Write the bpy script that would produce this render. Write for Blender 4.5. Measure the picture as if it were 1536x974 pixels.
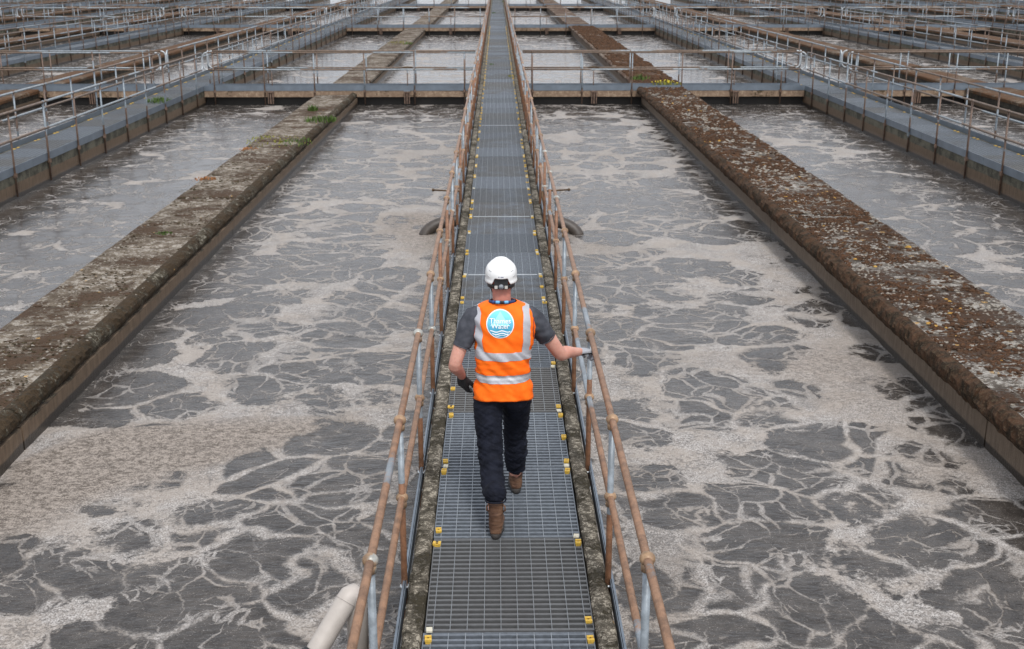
import bpy, bmesh, math, random
from mathutils import Vector, Matrix, noise
random.seed(7)
R = math.radians
S = bpy.context.scene
for o in list(bpy.data.objects): bpy.data.objects.remove(o)
COL = S.collection

# ------------------------------------------------------------------ camera
CAMH, PITCH, YAW, FPX = 3.755, R(16.84), R(0.70), 1800.0
cam = bpy.data.cameras.new('camera')
cam.sensor_width = 36.0
cam.lens = FPX / 1536 * 36
cam.clip_start, cam.clip_end = 0.1, 2000
cam.dof.use_dof = True
cam.dof.focus_distance = 8.2
cam.dof.aperture_fstop = 5.6
camo = bpy.data.objects.new('camera', cam); COL.objects.link(camo)
camo.location = (0, 0, CAMH)
camo.rotation_euler = (math.pi/2 - PITCH, 0, -YAW)
S.camera = camo

# ------------------------------------------------------------------ sky, sun, exposure
SUN_EL, SUN_AZ = R(56), R(165)          # soft light from high up behind the camera
w = bpy.data.worlds.new('World'); S.world = w; w.use_nodes = True
nt = w.node_tree; nt.nodes.clear()
sky = nt.nodes.new('ShaderNodeTexSky'); sky.sky_type = 'NISHITA'; sky.sun_disc = False
sky.sun_elevation = SUN_EL; sky.sun_rotation = SUN_AZ
sky.air_density = 1.0; sky.dust_density = 4.0; sky.ozone_density = 1.0
hs = nt.nodes.new('ShaderNodeHueSaturation'); hs.inputs['Saturation'].default_value = 0.22
mxw = nt.nodes.new('ShaderNodeMixRGB'); mxw.blend_type = 'MIX'; mxw.inputs[0].default_value = 0.55
mxw.inputs[2].default_value = (8.0, 8.45, 9.3, 1)        # even overcast cloud
bg = nt.nodes.new('ShaderNodeBackground'); bg.inputs['Strength'].default_value = 0.10
wo = nt.nodes.new('ShaderNodeOutputWorld')
nt.links.new(sky.outputs[0], hs.inputs['Color']); nt.links.new(hs.outputs[0], mxw.inputs[1])
tcw = nt.nodes.new('ShaderNodeTexCoord'); spw = nt.nodes.new('ShaderNodeSeparateXYZ'); nt.links.new(tcw.outputs['Generated'], spw.inputs[0])
mrw = nt.nodes.new('ShaderNodeMapRange'); nt.links.new(spw.outputs[2], mrw.inputs[0])       # overcast sky: zenith three times the horizon
mrw.inputs[1].default_value = 0; mrw.inputs[2].default_value = 1; mrw.inputs[3].default_value = 1.22; mrw.inputs[4].default_value = 1.04
vmw = nt.nodes.new('ShaderNodeVectorMath'); vmw.operation = 'SCALE'; nt.links.new(mxw.outputs[0], vmw.inputs[0]); nt.links.new(mrw.outputs[0], vmw.inputs['Scale'])
nt.links.new(vmw.outputs[0], bg.inputs[0]); nt.links.new(bg.outputs[0], wo.inputs[0])
sd = bpy.data.lights.new('sun', 'SUN'); sd.energy = 1.5; sd.angle = R(10); sd.color = (1, .97, .93)
so = bpy.data.objects.new('sun', sd); COL.objects.link(so)
sdir = Vector((math.sin(SUN_AZ)*math.cos(SUN_EL), math.cos(SUN_AZ)*math.cos(SUN_EL), math.sin(SUN_EL)))
so.rotation_euler = sdir.to_track_quat('Z', 'Y').to_euler()
so.location = (0, 0, 30)
S.view_settings.view_transform = 'Standard'; S.view_settings.look = 'None'
S.view_settings.gamma = 1; S.view_settings.exposure = 0.48
S.view_settings.use_curve_mapping = False

# ------------------------------------------------------------------ helpers
def project(x, y, z):
    """pixel in the 1536 x 974 photograph and depth"""
    cy, sy = math.cos(YAW), math.sin(YAW)
    xr = x*cy - y*sy; yr = x*sy + y*cy; dz = z - CAMH
    zc = yr*math.cos(PITCH) - dz*math.sin(PITCH)
    up = yr*math.sin(PITCH) + dz*math.cos(PITCH)
    if zc < .2: return None
    return 768 + FPX*xr/zc, 487 - FPX*up/zc, zc
def seen(x, y, z, m=140):
    p = project(x, y, z)
    return p is not None and -m < p[0] < 1536+m and -m-30 < p[1] < 974+m+60

class MB:
    def __init__(s): s.v, s.f, s.m, s.sm = [], [], [], []
    def add(s, vs, fs, mi=0, smooth=False):
        b = len(s.v); s.v.extend([tuple(q) for q in vs])
        s.f.extend([tuple(b+i for i in f) for f in fs]); s.m.extend([mi]*len(fs)); s.sm.extend([smooth]*len(fs))
    def box(s, x0, x1, y0, y1, z0, z1, mi=0):
        s.add([(x0,y0,z0),(x1,y0,z0),(x1,y1,z0),(x0,y1,z0),(x0,y0,z1),(x1,y0,z1),(x1,y1,z1),(x0,y1,z1)],
              [(0,3,2,1),(4,5,6,7),(0,1,5,4),(1,2,6,5),(2,3,7,6),(3,0,4,7)], mi)
    def tube(s, pts, rad, n=8, mi=0, caps=True, smooth=True):
        pts = [Vector(p) for p in pts]; rs = rad if isinstance(rad, (list, tuple)) else [rad]*len(pts)
        vs, fs = [], []; up = None
        for i, p in enumerate(pts):
            t = (pts[min(i+1, len(pts)-1)] - pts[max(i-1, 0)]).normalized()
            if up is None:
                up = t.orthogonal().normalized()
            else:
                up = (up - t*up.dot(t)).normalized()
            sd_ = t.cross(up)
            for k in range(n):
                a = 2*math.pi*k/n
                vs.append(p + (up*math.cos(a) + sd_*math.sin(a))*rs[i])
        for i in range(len(pts)-1):
            for k in range(n):
                fs.append((i*n+k, i*n+(k+1)%n, (i+1)*n+(k+1)%n, (i+1)*n+k))
        if caps:
            fs.append(tuple(range(n-1, -1, -1))); fs.append(tuple((len(pts)-1)*n+k for k in range(n)))
        s.add(vs, fs, mi, smooth)
    def ball(s, c, r, n=10, m=6, mi=0, sq=(1,1,1)):
        vs, fs = [], []
        for i in range(1, m):
            th = math.pi*i/m
            for k in range(n):
                a = 2*math.pi*k/n
                vs.append((c[0]+r*sq[0]*math.sin(th)*math.cos(a), c[1]+r*sq[1]*math.sin(th)*math.sin(a), c[2]+r*sq[2]*math.cos(th)))
        for i in range(m-2):
            for k in range(n): fs.append((i*n+k, (i+1)*n+k, (i+1)*n+(k+1)%n, i*n+(k+1)%n))
        t = len(vs); vs.append((c[0], c[1], c[2]+r*sq[2])); vs.append((c[0], c[1], c[2]-r*sq[2]))
        for k in range(n):
            fs.append((t, k, (k+1)%n)); fs.append((t+1, (m-2)*n+(k+1)%n, (m-2)*n+k))
        s.add(vs, fs, mi, True)
    def loft(s, rings, mi=0, closed=True, caps=True, smooth=True):
        n = len(rings[0]); vs = [p for r in rings for p in r]; fs = []
        for i in range(len(rings)-1):
            for k in range(n if closed else n-1):
                fs.append((i*n+k, i*n+(k+1)%n, (i+1)*n+(k+1)%n, (i+1)*n+k))
        if caps and closed:
            fs.append(tuple(range(n-1, -1, -1))); fs.append(tuple((len(rings)-1)*n+k for k in range(n)))
        s.add(vs, fs, mi, smooth)
    def mesh(s, name, mats):
        me = bpy.data.meshes.new(name); me.from_pydata(s.v, [], s.f); me.update()
        for m in (mats if isinstance(mats, (list, tuple)) else [mats]): me.materials.append(m)
        me.polygons.foreach_set('material_index', s.m); me.polygons.foreach_set('use_smooth', s.sm)
        return me
    def build(s, name, mats, parent=None, loc=(0,0,0)):
        return obj(name, s.mesh(name, mats), parent, loc)
def obj(name, me, parent=None, loc=(0,0,0), rot=(0,0,0)):
    o = bpy.data.objects.new(name, me); COL.objects.link(o); o.location = loc; o.rotation_euler = rot
    if parent: o.parent = parent
    return o
def tag(o, label=None, cat=None, group=None, kind=None):
    if label: o['label'] = label
    if cat: o['category'] = cat
    if group: o['group'] = group
    if kind: o['kind'] = kind
    return o
def thing(name, label, cat, loc=(0,0,0), group=None):
    return tag(obj(name, None, None, loc), label, cat, group)
def N3(x, y, z, s=1.0): return noise.noise(Vector((x*s, y*s, z*s)))

# ------------------------------------------------------------------ materials
class NT:
    def __init__(s, name):
        s.mat = bpy.data.materials.new(name); s.mat.use_nodes = True; s.t = s.mat.node_tree
        s.b = s.t.nodes['Principled BSDF']
    def n(s, ty, **kw):
        q = s.t.nodes.new(ty)
        for k, v in kw.items(): setattr(q, k, v)
        return q
    def put(s, sock, v):
        if hasattr(v, 'is_linked') or isinstance(v, bpy.types.NodeSocket): s.t.links.new(v, sock)
        elif isinstance(v, (tuple, list)) and len(v) == 3 and sock.type == 'RGBA': sock.default_value = (*v, 1)
        else: sock.default_value = v
    def pos(s): return s.n('ShaderNodeNewGeometry').outputs['Position']
    def objc(s): return s.n('ShaderNodeTexCoord').outputs['Object']
    def rnd(s): return s.n('ShaderNodeObjectInfo').outputs['Random']
    def noise(s, vec, scale, detail=4, rough=.55, color=False):
        q = s.n('ShaderNodeTexNoise'); s.put(q.inputs['Vector'], vec); s.put(q.inputs['Scale'], scale)
        q.inputs['Detail'].default_value = detail; q.inputs['Roughness'].default_value = rough
        return q.outputs['Color' if color else 'Fac']
    def vor(s, vec, scale, feature='F1', rand=1.0, out='Distance'):
        q = s.n('ShaderNodeTexVoronoi', feature=feature); s.put(q.inputs['Vector'], vec); s.put(q.inputs['Scale'], scale)
        s.put(q.inputs['Randomness'], rand)
        return q.outputs[out]
    def math(s, op, a, b=0.0, c=0.0, clamp=False):
        q = s.n('ShaderNodeMath', operation=op, use_clamp=clamp)
        s.put(q.inputs[0], a); s.put(q.inputs[1], b); s.put(q.inputs[2], c); return q.outputs[0]
    def vmath(s, op, a, b=(0,0,0)):
        q = s.n('ShaderNodeVectorMath', operation=op); s.put(q.inputs[0], a)
        if op == 'SCALE': s.put(q.inputs['Scale'], b)
        else: s.put(q.inputs[1], b)
        return q.outputs[0]
    def rng(s, v, a, b, c=0.0, d=1.0, smooth=True):
        q = s.n('ShaderNodeMapRange', interpolation_type='SMOOTHSTEP' if smooth else 'LINEAR')
        s.put(q.inputs[0], v); s.put(q.inputs[1], a); s.put(q.inputs[2], b); s.put(q.inputs[3], c); s.put(q.inputs[4], d)
        return q.outputs[0]
    def mix(s, f, a, b, mode='MIX'):
        q = s.n('ShaderNodeMixRGB', blend_type=mode); s.put(q.inputs[0], f); s.put(q.inputs[1], a); s.put(q.inputs[2], b)
        return q.outputs[0]
    def sep(s, v):
        q = s.n('ShaderNodeSeparateXYZ'); s.put(q.inputs[0], v); return q.outputs
    def scl(s, v, sc):
        q = s.n('ShaderNodeMapping'); s.put(q.inputs[0], v); q.inputs['Scale'].default_value = sc; return q.outputs[0]
    def bump(s, h, strength=.5, dist=.01, nrm=None):
        q = s.n('ShaderNodeBump'); s.put(q.inputs['Height'], h); s.put(q.inputs['Strength'], strength)
        q.inputs['Distance'].default_value = dist
        if nrm is not None: s.put(q.inputs['Normal'], nrm)
        return q.outputs[0]
    def out(s, col=None, rough=None, metal=None, nrm=None, spec=None):
        if col is not None: s.put(s.b.inputs['Base Color'], col)
        if rough is not None: s.put(s.b.inputs['Roughness'], rough)
        if metal is not None: s.put(s.b.inputs['Metallic'], metal)
        if nrm is not None: s.put(s.b.inputs['Normal'], nrm)
        if spec is not None: s.put(s.b.inputs['Specular IOR Level'], spec)
        return s.mat
def simple(name, col, rough=.6, metal=0.0, var=.15, scale=30, spec=None, bmp=0):
    m = NT(name); f = m.noise(m.objc(), scale)
    c2 = tuple(max(0, c*(1-var*2)) for c in col); c1 = tuple(c*(1+var) for c in col)
    return m.out(m.mix(f, c2, c1), rough, metal, m.bump(f, bmp, .004) if bmp else None, spec)

def mat_water():
    m = NT('aeration_water'); P = m.pos()
    att = m.n('ShaderNodeAttribute'); att.attribute_name = 'froth'; den = att.outputs['Fac']
    at2 = m.n('ShaderNodeAttribute'); at2.attribute_name = 'brown'; brn = at2.outputs['Fac']
    at3 = m.n('ShaderNodeAttribute'); at3.attribute_name = 'calm'; calm = at3.outputs['Fac']
    w1 = m.vmath('SCALE', m.vmath('SUBTRACT', m.noise(P, .42, 2, .5, True), (.5,.5,.5)), 1.3)
    w2 = m.vmath('SCALE', m.vmath('SUBTRACT', m.noise(P, 1.9, 1.5, .5, True), (.5,.5,.5)), .46)
    w3 = m.vmath('SCALE', m.vmath('SUBTRACT', m.noise(P, 12, 3, .6, True), (.5,.5,.5)), .065)
    Q = m.vmath('ADD', m.vmath('ADD', P, w1), w2); Q3 = m.vmath('ADD', Q, w3)
    big = m.vor(m.scl(Q3, (.88, .92, 0)), 1.30, 'DISTANCE_TO_EDGE')
    bigf = m.vor(m.scl(Q3, (.88, .92, 0)), 1.30, 'F1')
    sml = m.vor(m.scl(Q3, (1.0, .85, 0)), 3.1, 'DISTANCE_TO_EDGE')
    tny = m.vor(m.scl(Q3, (1.0, .9, 0)), 7.5, 'DISTANCE_TO_EDGE')
    nlow = m.noise(P, .8, 3, .6); nmid = m.noise(P, 5, 4, .65); nfin = m.noise(P, 38, 3, .65); nspk = m.noise(P, 85, 3, .65)
    jit = m.math('MULTIPLY', m.math('SUBTRACT', nfin, .5), .07)
    # foam gathers in channels between the upwelling cells; widths grow with the local foam density
    wbig = m.math('ADD', m.math('MULTIPLY', den, .13), m.math('ADD', m.math('MULTIPLY', m.math('SUBTRACT', nmid, .45), .12), m.math('MULTIPLY', m.math('SUBTRACT', nlow, .45), .16)))
    lb = m.rng(m.math('ADD', m.math('SUBTRACT', wbig, big), jit), -.03, .03)
    # froth filling the corners between the round cells
    rad = m.math('SUBTRACT', .755, m.math('ADD', m.math('MULTIPLY', den, .34), m.math('MULTIPLY', m.math('SUBTRACT', nmid, .5), .45)))
    lj = m.rng(m.math('ADD', m.math('SUBTRACT', bigf, rad), m.math('MULTIPLY', jit, 1.5)), -.03, .035)
    lb = m.math('MAXIMUM', lb, lj)
    wsm = m.math('ADD', m.math('MULTIPLY', den, .06), m.math('MULTIPLY', m.math('SUBTRACT', m.noise(P, 1.3, 3, .6), .46), .36))
    ls = m.rng(m.math('ADD', m.math('SUBTRACT', wsm, sml), m.math('MULTIPLY', jit, 1.2)), -.03, .035)
    wt = m.math('MULTIPLY', m.math('SUBTRACT', m.noise(P, 2.3, 3, .6), .56), 1.1)
    lt = m.rng(m.math('ADD', m.math('SUBTRACT', wt, tny), m.math('MULTIPLY', jit, 1.6)), -.05, .05)
    dots = m.rng(m.math('ADD', nspk, m.math('MULTIPLY', m.math('SUBTRACT', nmid, .5), .35)), .63, .68)
    patch = m.rng(m.math('ADD', m.math('ADD', den, m.math('MULTIPLY', m.math('SUBTRACT', nmid, .5), .5)), m.math('MULTIPLY', jit, 2.5)), .74, .86)
    foam = m.math('MAXIMUM', m.math('MAXIMUM', lb, m.math('MULTIPLY', ls, .8)), m.math('MAXIMUM', m.math('MULTIPLY', lt, .75), m.math('MAXIMUM', m.math('MULTIPLY', dots, .6), patch)))
    # ragged holes torn in the thinner froth
    hole = m.rng(m.math('ADD', m.noise(P, 26, 4, .7), m.math('MULTIPLY', m.math('SUBTRACT', m.noise(P, 3.0, 3, .6), .5), .5)), .56, .61)
    foam = m.math('MULTIPLY', foam, m.math('SUBTRACT', 1.0, m.math('MULTIPLY', hole, m.rng(den, .9, .2, 0, .5))))
    bub = m.vor(P, 42, 'F1'); grain = m.rng(nspk, .40, .60)
    clot = m.noise(P, 19, 3, .7)
    fcol = m.mix(grain, (.18,.162,.148), (.50,.47,.445))
    fcol = m.mix(m.math('MULTIPLY', m.rng(clot, .46, .60), .5), fcol, (.22,.193,.172))
    fcol = m.mix(m.math('MULTIPLY', m.rng(m.noise(P, 2.2, 3, .6), .42, .62), .55), fcol, (.33,.285,.245))
    bcol = m.mix(m.rng(m.math('ADD', m.math('MULTIPLY', nspk, .5), m.math('MULTIPLY', m.noise(m.scl(P, (.9, 1.1, 1)), 21, 4, .7), .5)), .42, .58), (.105,.086,.071), (.35,.302,.26))
    fcol = m.mix(m.math('MULTIPLY', brn, m.rng(den, .25, .7)), fcol, bcol)
    wcol = m.mix(m.rng(nmid, .35, .65), (.030,.0255,.0225), (.068,.059,.052))
    wcol = m.mix(m.math('MULTIPLY', m.rng(nspk, .5, .7), .35), wcol, (.17,.155,.14))
    m.b.inputs['IOR'].default_value = 1.33
    rip = m.noise(m.scl(P, (1, 1.9, 1)), 7, 4, .6)
    b0 = m.bump(m.noise(m.scl(Q3, (.8, 1.5, 1)), 5, 4, .65), m.math('MULTIPLY', m.rng(den, .25, .9, .12, .75), m.math('SUBTRACT', 1.0, m.math('MULTIPLY', calm, .8))), .035)
    b1 = m.bump(rip, m.rng(calm, 0, 1, .6, .13, False), .020, b0)
    b2 = m.bump(m.math('MULTIPLY', foam, m.math('ADD', .5, m.math('ADD', nfin, m.math('MULTIPLY', nspk, m.math('ADD', .7, m.math('MULTIPLY', brn, 1.6)))))), .7, .006, b1)
    return m.out(m.mix(foam, wcol, fcol), m.rng(foam, 0, 1, .10, .62, False), 0, b2, m.rng(foam, 0, 1, .5, .42, False))

def mat_concrete(name, base, dark, light, mossc, moss=.4, lichen=.3, orange=.0, scale=1.0, wet=False):
    m = NT(name); P = m.pos()
    P = m.vmath('ADD', P, m.vmath('SCALE', m.vmath('SUBTRACT', m.noise(P, 9, 3, .6, True), (.5,.5,.5)), .08))
    n1 = m.noise(P, 1.1*scale, 4, .6); n2 = m.noise(P, 7*scale, 5, .65); n3 = m.noise(P, 45*scale, 4, .7)
    c = m.mix(m.rng(n2, .3, .7), dark, base)
    c = m.mix(m.math('MULTIPLY', m.rng(n3, .5, .62), .6), c, dark)
    li = m.rng(m.math('ADD', m.math('MULTIPLY', n2, .5), m.math('MULTIPLY', m.noise(P, 22*scale, 4, .7), .6)), .62-.12*lichen, .66-.12*lichen)
    c = m.mix(m.math('MULTIPLY', li, .85), c, light)
    ms = m.rng(m.math('ADD', m.math('MULTIPLY', n1, .6), m.math('MULTIPLY', m.noise(P, 14*scale, 5, .7), .55)), .70-.25*moss, .76-.25*moss)
    mc = m.mix(m.rng(n3, .35, .65), tuple(x*.5 for x in mossc), mossc)
    c = m.mix(ms, c, mc)
    if orange > 0:
        og = m.rng(m.vor(P, 3.1), .16*orange, .10*orange)
        og = m.math('MULTIPLY', og, m.rng(n3, .42, .55)); c = m.mix(og, c, (.50,.30,.10))
    h = m.math('ADD', m.math('MULTIPLY', n3, .6), m.math('ADD', m.math('MULTIPLY', ms, .8), m.math('MULTIPLY', n2, .5)))
    return m.out(c, .35 if wet else .92, 0, m.bump(h, .8, .012), .5 if wet else .2)

def mat_sidewall(name, top_col, low_col, ztop=-.22, zwet=-.44):
    """side of a basin wall: mottled dark upper band (weathered on the walkways), brown scum band, wet strip"""
    m = NT(name); P = m.pos(); z = m.sep(P)[2]
    st = m.scl(P, (1.5, 1.5, .25))
    n1 = m.noise(P, 3, 5, .65); n2 = m.noise(st, 12, 4, .6); n3 = m.noise(P, 40, 4, .65)
    up = m.mix(m.rng(n1, .38, .62), top_col, tuple(x*.33 for x in top_col))
    up = m.mix(m.math('MULTIPLY', m.rng(n3, .55, .66), .6), up, (.22,.22,.15))
    lo = m.mix(m.rng(n2, .3, .7), low_col, tuple(x*.62 for x in low_col))
    zz = m.math('ADD', z, m.math('MULTIPLY', m.math('SUBTRACT', n1, .5), .05))
    c = m.mix(m.rng(zz, ztop-.012, ztop+.012), lo, up)
    c = m.mix(m.rng(zz, zwet+.03, zwet), c, (.035,.028,.022))
    return m.out(c, m.rng(zz, zwet, zwet+.1, .3, .8, False), 0, m.bump(m.math('ADD', n3, n2), .5, .008), .3)

def mat_metal_mix(name, rust=.5, rustcol=(.235,.128,.072), galv=(.24,.27,.295), scale=.9, split=None):
    m = NT(name); P = m.pos(); r = m.rnd(); O = m.objc()
    n1 = m.noise(P, scale, 2, .5); n2 = m.noise(P, 14, 4, .65); n3 = m.noise(P, 70, 3, .6)
    v = m.math('ADD', n1, m.math('MULTIPLY', m.math('SUBTRACT', n2, .5), .10))
    v = m.math('ADD', v, m.math('MULTIPLY', m.math('SUBTRACT', r, .5),   .10 if split is not None else .12))
    if split is not None:
        v = m.math('ADD', v, m.math('MULTIPLY', m.rng(m.math('ADD', m.sep(O)[2], m.math('MULTIPLY', m.math('SUBTRACT', r, .5), .7)), split+.012, split-.012), .28))
    f = m.rng(v, .60-.3*rust, .62-.3*rust)
    rc = m.mix(m.rng(n2, .3, .7), tuple(x*.62 for x in rustcol), tuple(x*1.25 for x in rustcol))
    rc = m.mix(m.math('MULTIPLY', m.rng(n3, .55, .7), .4), rc, (.36,.22,.14))
    gc = m.mix(m.rng(n2, .3, .7), tuple(x*.7 for x in galv), tuple(x*1.2 for x in galv))
    return m.out(m.mix(f, gc, rc), m.mix(f, (.42,.42,.42), (.5,.5,.5)), m.mix(f, (.30,.30,.30), (.10,.10,.10)), m.bump(n3, .25, .002))

def mat_grate(name, col, dirt=.5, rough=.45, metal=.5):
    m = NT(name); P = m.pos(); r = m.rnd()
    n1 = m.noise(P, 1.6, 4, .6); n2 = m.noise(P, 30, 3, .6)
    c = m.mix(m.rng(n2, .3, .7), tuple(x*.8 for x in col), tuple(x*1.15 for x in col))
    d = m.math('MULTIPLY', m.rng(m.math('ADD', n1, m.math('MULTIPLY', m.math('SUBTRACT', r, .5), .7)), .48, .66), dirt)
    c = m.mix(d, c, (.10,.083,.06))
    c = m.mix(m.rng(m.math('FRACT', m.math('MULTIPLY', r, 7.3)), 0, 1, 0, .7), c, tuple(x*.6 for x in col))
    return m.out(c, rough, metal, m.bump(n2, .2, .002))

M = dict(
 water=mat_water(),
 conc_left=mat_concrete('lichen_concrete_left', (.20,.165,.125), (.08,.06,.042), (.33,.30,.26), (.080,.048,.028), .50, .45, .5),
 conc_right=mat_concrete('mossy_concrete_right', (.19,.165,.14), (.06,.05,.04), (.33,.31,.28), (.065,.036,.021), .62, .6, .9),
 conc_far_right=mat_concrete('red_brown_moss_far', (.19,.15,.115), (.08,.05,.035), (.30,.26,.21), (.090,.048,.028), .62, .4, .4, .6),
 conc_far=mat_concrete('mossy_concrete_far', (.16,.12,.085), (.08,.055,.036), (.28,.23,.18), (.12,.06,.028), .75, .2, .3, .6),
 kerb=mat_concrete('lichen_kerb', (.17,.145,.115), (.06,.052,.038), (.38,.34,.27), (.052,.043,.026), .45, .42, .35, 2.6),
 lip=mat_concrete('mossy_lip', (.10,.085,.06), (.035,.028,.018), (.27,.25,.2), (.06,.04,.022), .75, .3, .25, 1.5),
 fascia=mat_concrete('bridge_concrete', (.30,.215,.15), (.19,.13,.09), (.36,.28,.2), (.12,.085,.05), .25, .15, .1, 1.2),
 side_wall=mat_sidewall('walkway_side_concrete', (.125,.115,.085), (.165,.115,.076)),
 div_wall=mat_sidewall('divider_side_concrete', (.045,.036,.027), (.165,.115,.076), -.27, -.42),
 div_wall_r=mat_sidewall('divider_side_concrete_right', (.20,.15,.105), (.18,.135,.098), -.10, -.44),
 dark=simple('wet_shaded_concrete', (.022,.019,.016), .6, 0, .2, 8),  # near-black: wet concrete with the shade under decks put into the colour
 rail=mat_metal_mix('rusty_handrail', .68, scale=.45),
 rail_far=mat_metal_mix('weathered_handrail', .50, rustcol=(.15,.105,.075), galv=(.27,.30,.32), scale=.35),
 rail_left=mat_metal_mix('coppery_handrail', .98, scale=.45),
 post=mat_metal_mix('two_tone_post', .05, rustcol=(.22,.105,.055), split=.66),
 post_far=mat_metal_mix('weathered_post', .30, rustcol=(.14,.09,.065), galv=(.22,.255,.285), scale=.6, split=.2),
 ball=mat_metal_mix('rail_fitting', .60, rustcol=(.30,.19,.11), galv=(.38,.38,.35), scale=1.6),
 galv=simple('galvanised_steel', (.19,.225,.265), .38, .5, .25, 12),
 galv_bright=simple('bright_galvanised_bend', (.48,.51,.53), .4, .4, .15, 12),
 toe=simple('toe_board_steel', (.185,.22,.26), .42, .4, .22, 3),
 grate=mat_grate('grating_bars', (.155,.175,.20), .6, .5, .2),
 rod=mat_grate('grating_rods', (.25,.275,.30), .35, .5, .2),
 yellow=simple('yellow_clip', (.66,.42,.06), .5, 0, .2, 40),
 bolt=simple('dark_bolt', (.10,.06,.03), .5, .6, .2, 60),
 white_block=simple('pale_packer', (.62,.58,.46), .7, 0, .15, 50),
 hose=simple('brown_pipe', (.065,.052,.043), .5, 0, .3, 14, bmp=.3),
 pvc=simple('off_white_pipe', (.47,.425,.385), .5, 0, .14, 9),
 rubber=simple('black_coupling', (.02,.02,.022), .5, 0, .2, 30),
)

# ------------------------------------------------------------------ water (one sheet, finer near the camera)
WZ = -0.5
LX = [-9.6-9.75*k for k in range(0, 6)]; RX = [10.1+10.1*k for k in range(0, 6)]     # walkway centres either side
BLOBS = [  # x, y, rx, ry, density, brown : heavy foam seen on the basins
 (-3.55,9.75,0.85,0.62,1.00,0.85), (-2.9,10.3,0.95,0.45,0.95,0.85), (-2.05,10.85,0.85,0.28,0.75,0.59), (-4,8.9,0.6,0.45,0.80,0.59), (-3.4,8.55,1.3,0.4,0.24,0.15),
 (-1.15,19.4,1,1.3,0.68,0.68), (-1,15.3,0.45,2.4,0.44,0.45), (-2.3,20.6,1.6,0.7,0.28,0.22), (-2.65,15.5,0.35,2.6,0.28,0.11), (-2.4,9.2,2.2,0.25,0.20,0.08),
 (1.5,19.4,1,1.2,0.34,0.35), (2.3,17.8,2,0.6,0.30,0.24), (3.75,13.2,0.55,3.2,0.42,0.24), (2.4,12.6,1.6,0.45,0.36,0.24), (3.4,11.9,0.8,0.9,0.28,0.21),
 (3.9,9.8,0.5,1.5,0.30,0.21), (2.5,15.3,1.8,0.35,0.25,0.14), (1,8.2,0.4,1.8,0.22,0.28), (1.15,7.2,0.5,0.9,0.20,0.28), (2.4,9.6,1.8,0.25,0.20,0.14), (1.4,10.8,0.35,1.4,0.20,0.14),
 (2.2,25.5,1.8,2.5,0.25,0.28), (-1.6,27,1.2,3,0.36,0.45), (7.8,17.2,0.8,1.2,0.39,0.49), (8.1,21,0.4,2.5,0.22,0.21), (3,30,2,3,0.20,0.14),
 (-2.8,6.8,2.2,0.3,0.20,0.04), (-1.3,7,0.35,1.2,0.24,0.04), (-8,29,1.2,2,0.24,0.22), (7,30,1.5,3,0.20,0.07), (-7.5,14,1.8,0.25,0.24,0.15), (-7,18.5,1.8,0.3,0.24,0.22)]
def foam_density(x, y):
    wx = x + .3*N3(x, y, 3.1, .9); wy = y + .35*N3(x, y, 7.7, .8)
    d = .055 + .20*N3(x, y, 1.3, .28) + .14*N3(x, y, 5.3, .8); b = .12 + .3*N3(x, y, 9.1, .35)
    for bx, by, rx, ry, dd, bb in BLOBS:
        q = ((wx-bx)/rx)**2 + ((wy-by)/ry)**2
        if q < 4:
            g = math.exp(-q*q*.5); d += dd*g; b += bb*g
    # clean dark water washed against some of the walls
    for ex, s, wd in ((-4.35, 1, .38), (-9.1, 1, .85), (9.55, -1, .95), (-.6, -1, .15)):
        t = (x-ex)*s
        if -.1 < t < wd: d -= .55*(1-t/wd)
    for k, dx in ((-9.1, .9), (9.5, .9)):
        pass
    for Yb in (37.3, 73.9, 110.4):
        t = Yb-y
        if 0 < t < 1.4: d -= .35*(1-t/1.4)
    if x < -5.4: d -= .20
    if x > 5.6: d -= .12
    if y > 37: d += .06*min(1,(y-37)/8)
    return max(-.4, min(1.2, d)), max(0, min(1, b))
def frange(a, b, s):
    n = max(1, round((b-a)/s)); return [a+(b-a)*i/n for i in range(n+1)]
xs = frange(-70, -26, 4)[:-1] + frange(-26, -10.5, .8)[:-1] + frange(-10.5, 10.5, .12)[:-1] + frange(10.5, 27, .8)[:-1] + frange(27, 75, 4)
ys = [-6, 0, 3] + frange(4, 24, .12)[:-1] + frange(24, 39, .2)[:-1] + frange(39, 78, .8)[:-1] + frange(78, 180, 3)
vs, den, brn, clm = [], [], [], []
for y in ys:
    for x in xs:
        d, b = foam_density(x, y); near = 1.0 if (abs(x) < 10.5 and 4 <= y <= 39) else 0.0
        z = WZ + near*(.016*N3(x, y, 0, 1.3) + .010*N3(x, y, 4, 4.) + .004*min(1, d))
        vs.append((x, y, z)); den.append(d); brn.append(b)
        clm.append(max(min(1, max(0, (y-16)/24)), .75 if x < -5.4 else (.4 if x > 5.6 else 0)))
nx = len(xs); fs = [(j*nx+i, j*nx+i+1, (j+1)*nx+i+1, (j+1)*nx+i) for j in range(len(ys)-1) for i in range(nx-1)]
me = bpy.data.meshes.new('water'); me.from_pydata(vs, [], fs); me.update(); me.materials.append(M['water'])
for nm, arr in (('froth', den), ('brown', brn), ('calm', clm)):
    a = me.attributes.new(nm, 'FLOAT', 'POINT'); a.data.foreach_set('value', arr)
me.polygons.foreach_set('use_smooth', [True]*len(me.polygons))
tag(obj('water', me), kind='structure')

# ------------------------------------------------------------------ names for places
ORD = ['first','second','third','fourth','fifth','sixth']
BR = [37.4, 73.9, 110.4]            # rows of cross footbridges
BW = .62                            # footbridge width
NEAR = ['nearest','middle','farthest']
CX = .06
WALKS = [('central', CX, .56, .50)] + [('left%d'%k, x, .60, .5) for k, x in enumerate(LX)] + [('right%d'%k, x, .60, .5) for k, x in enumerate(RX)]
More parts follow.
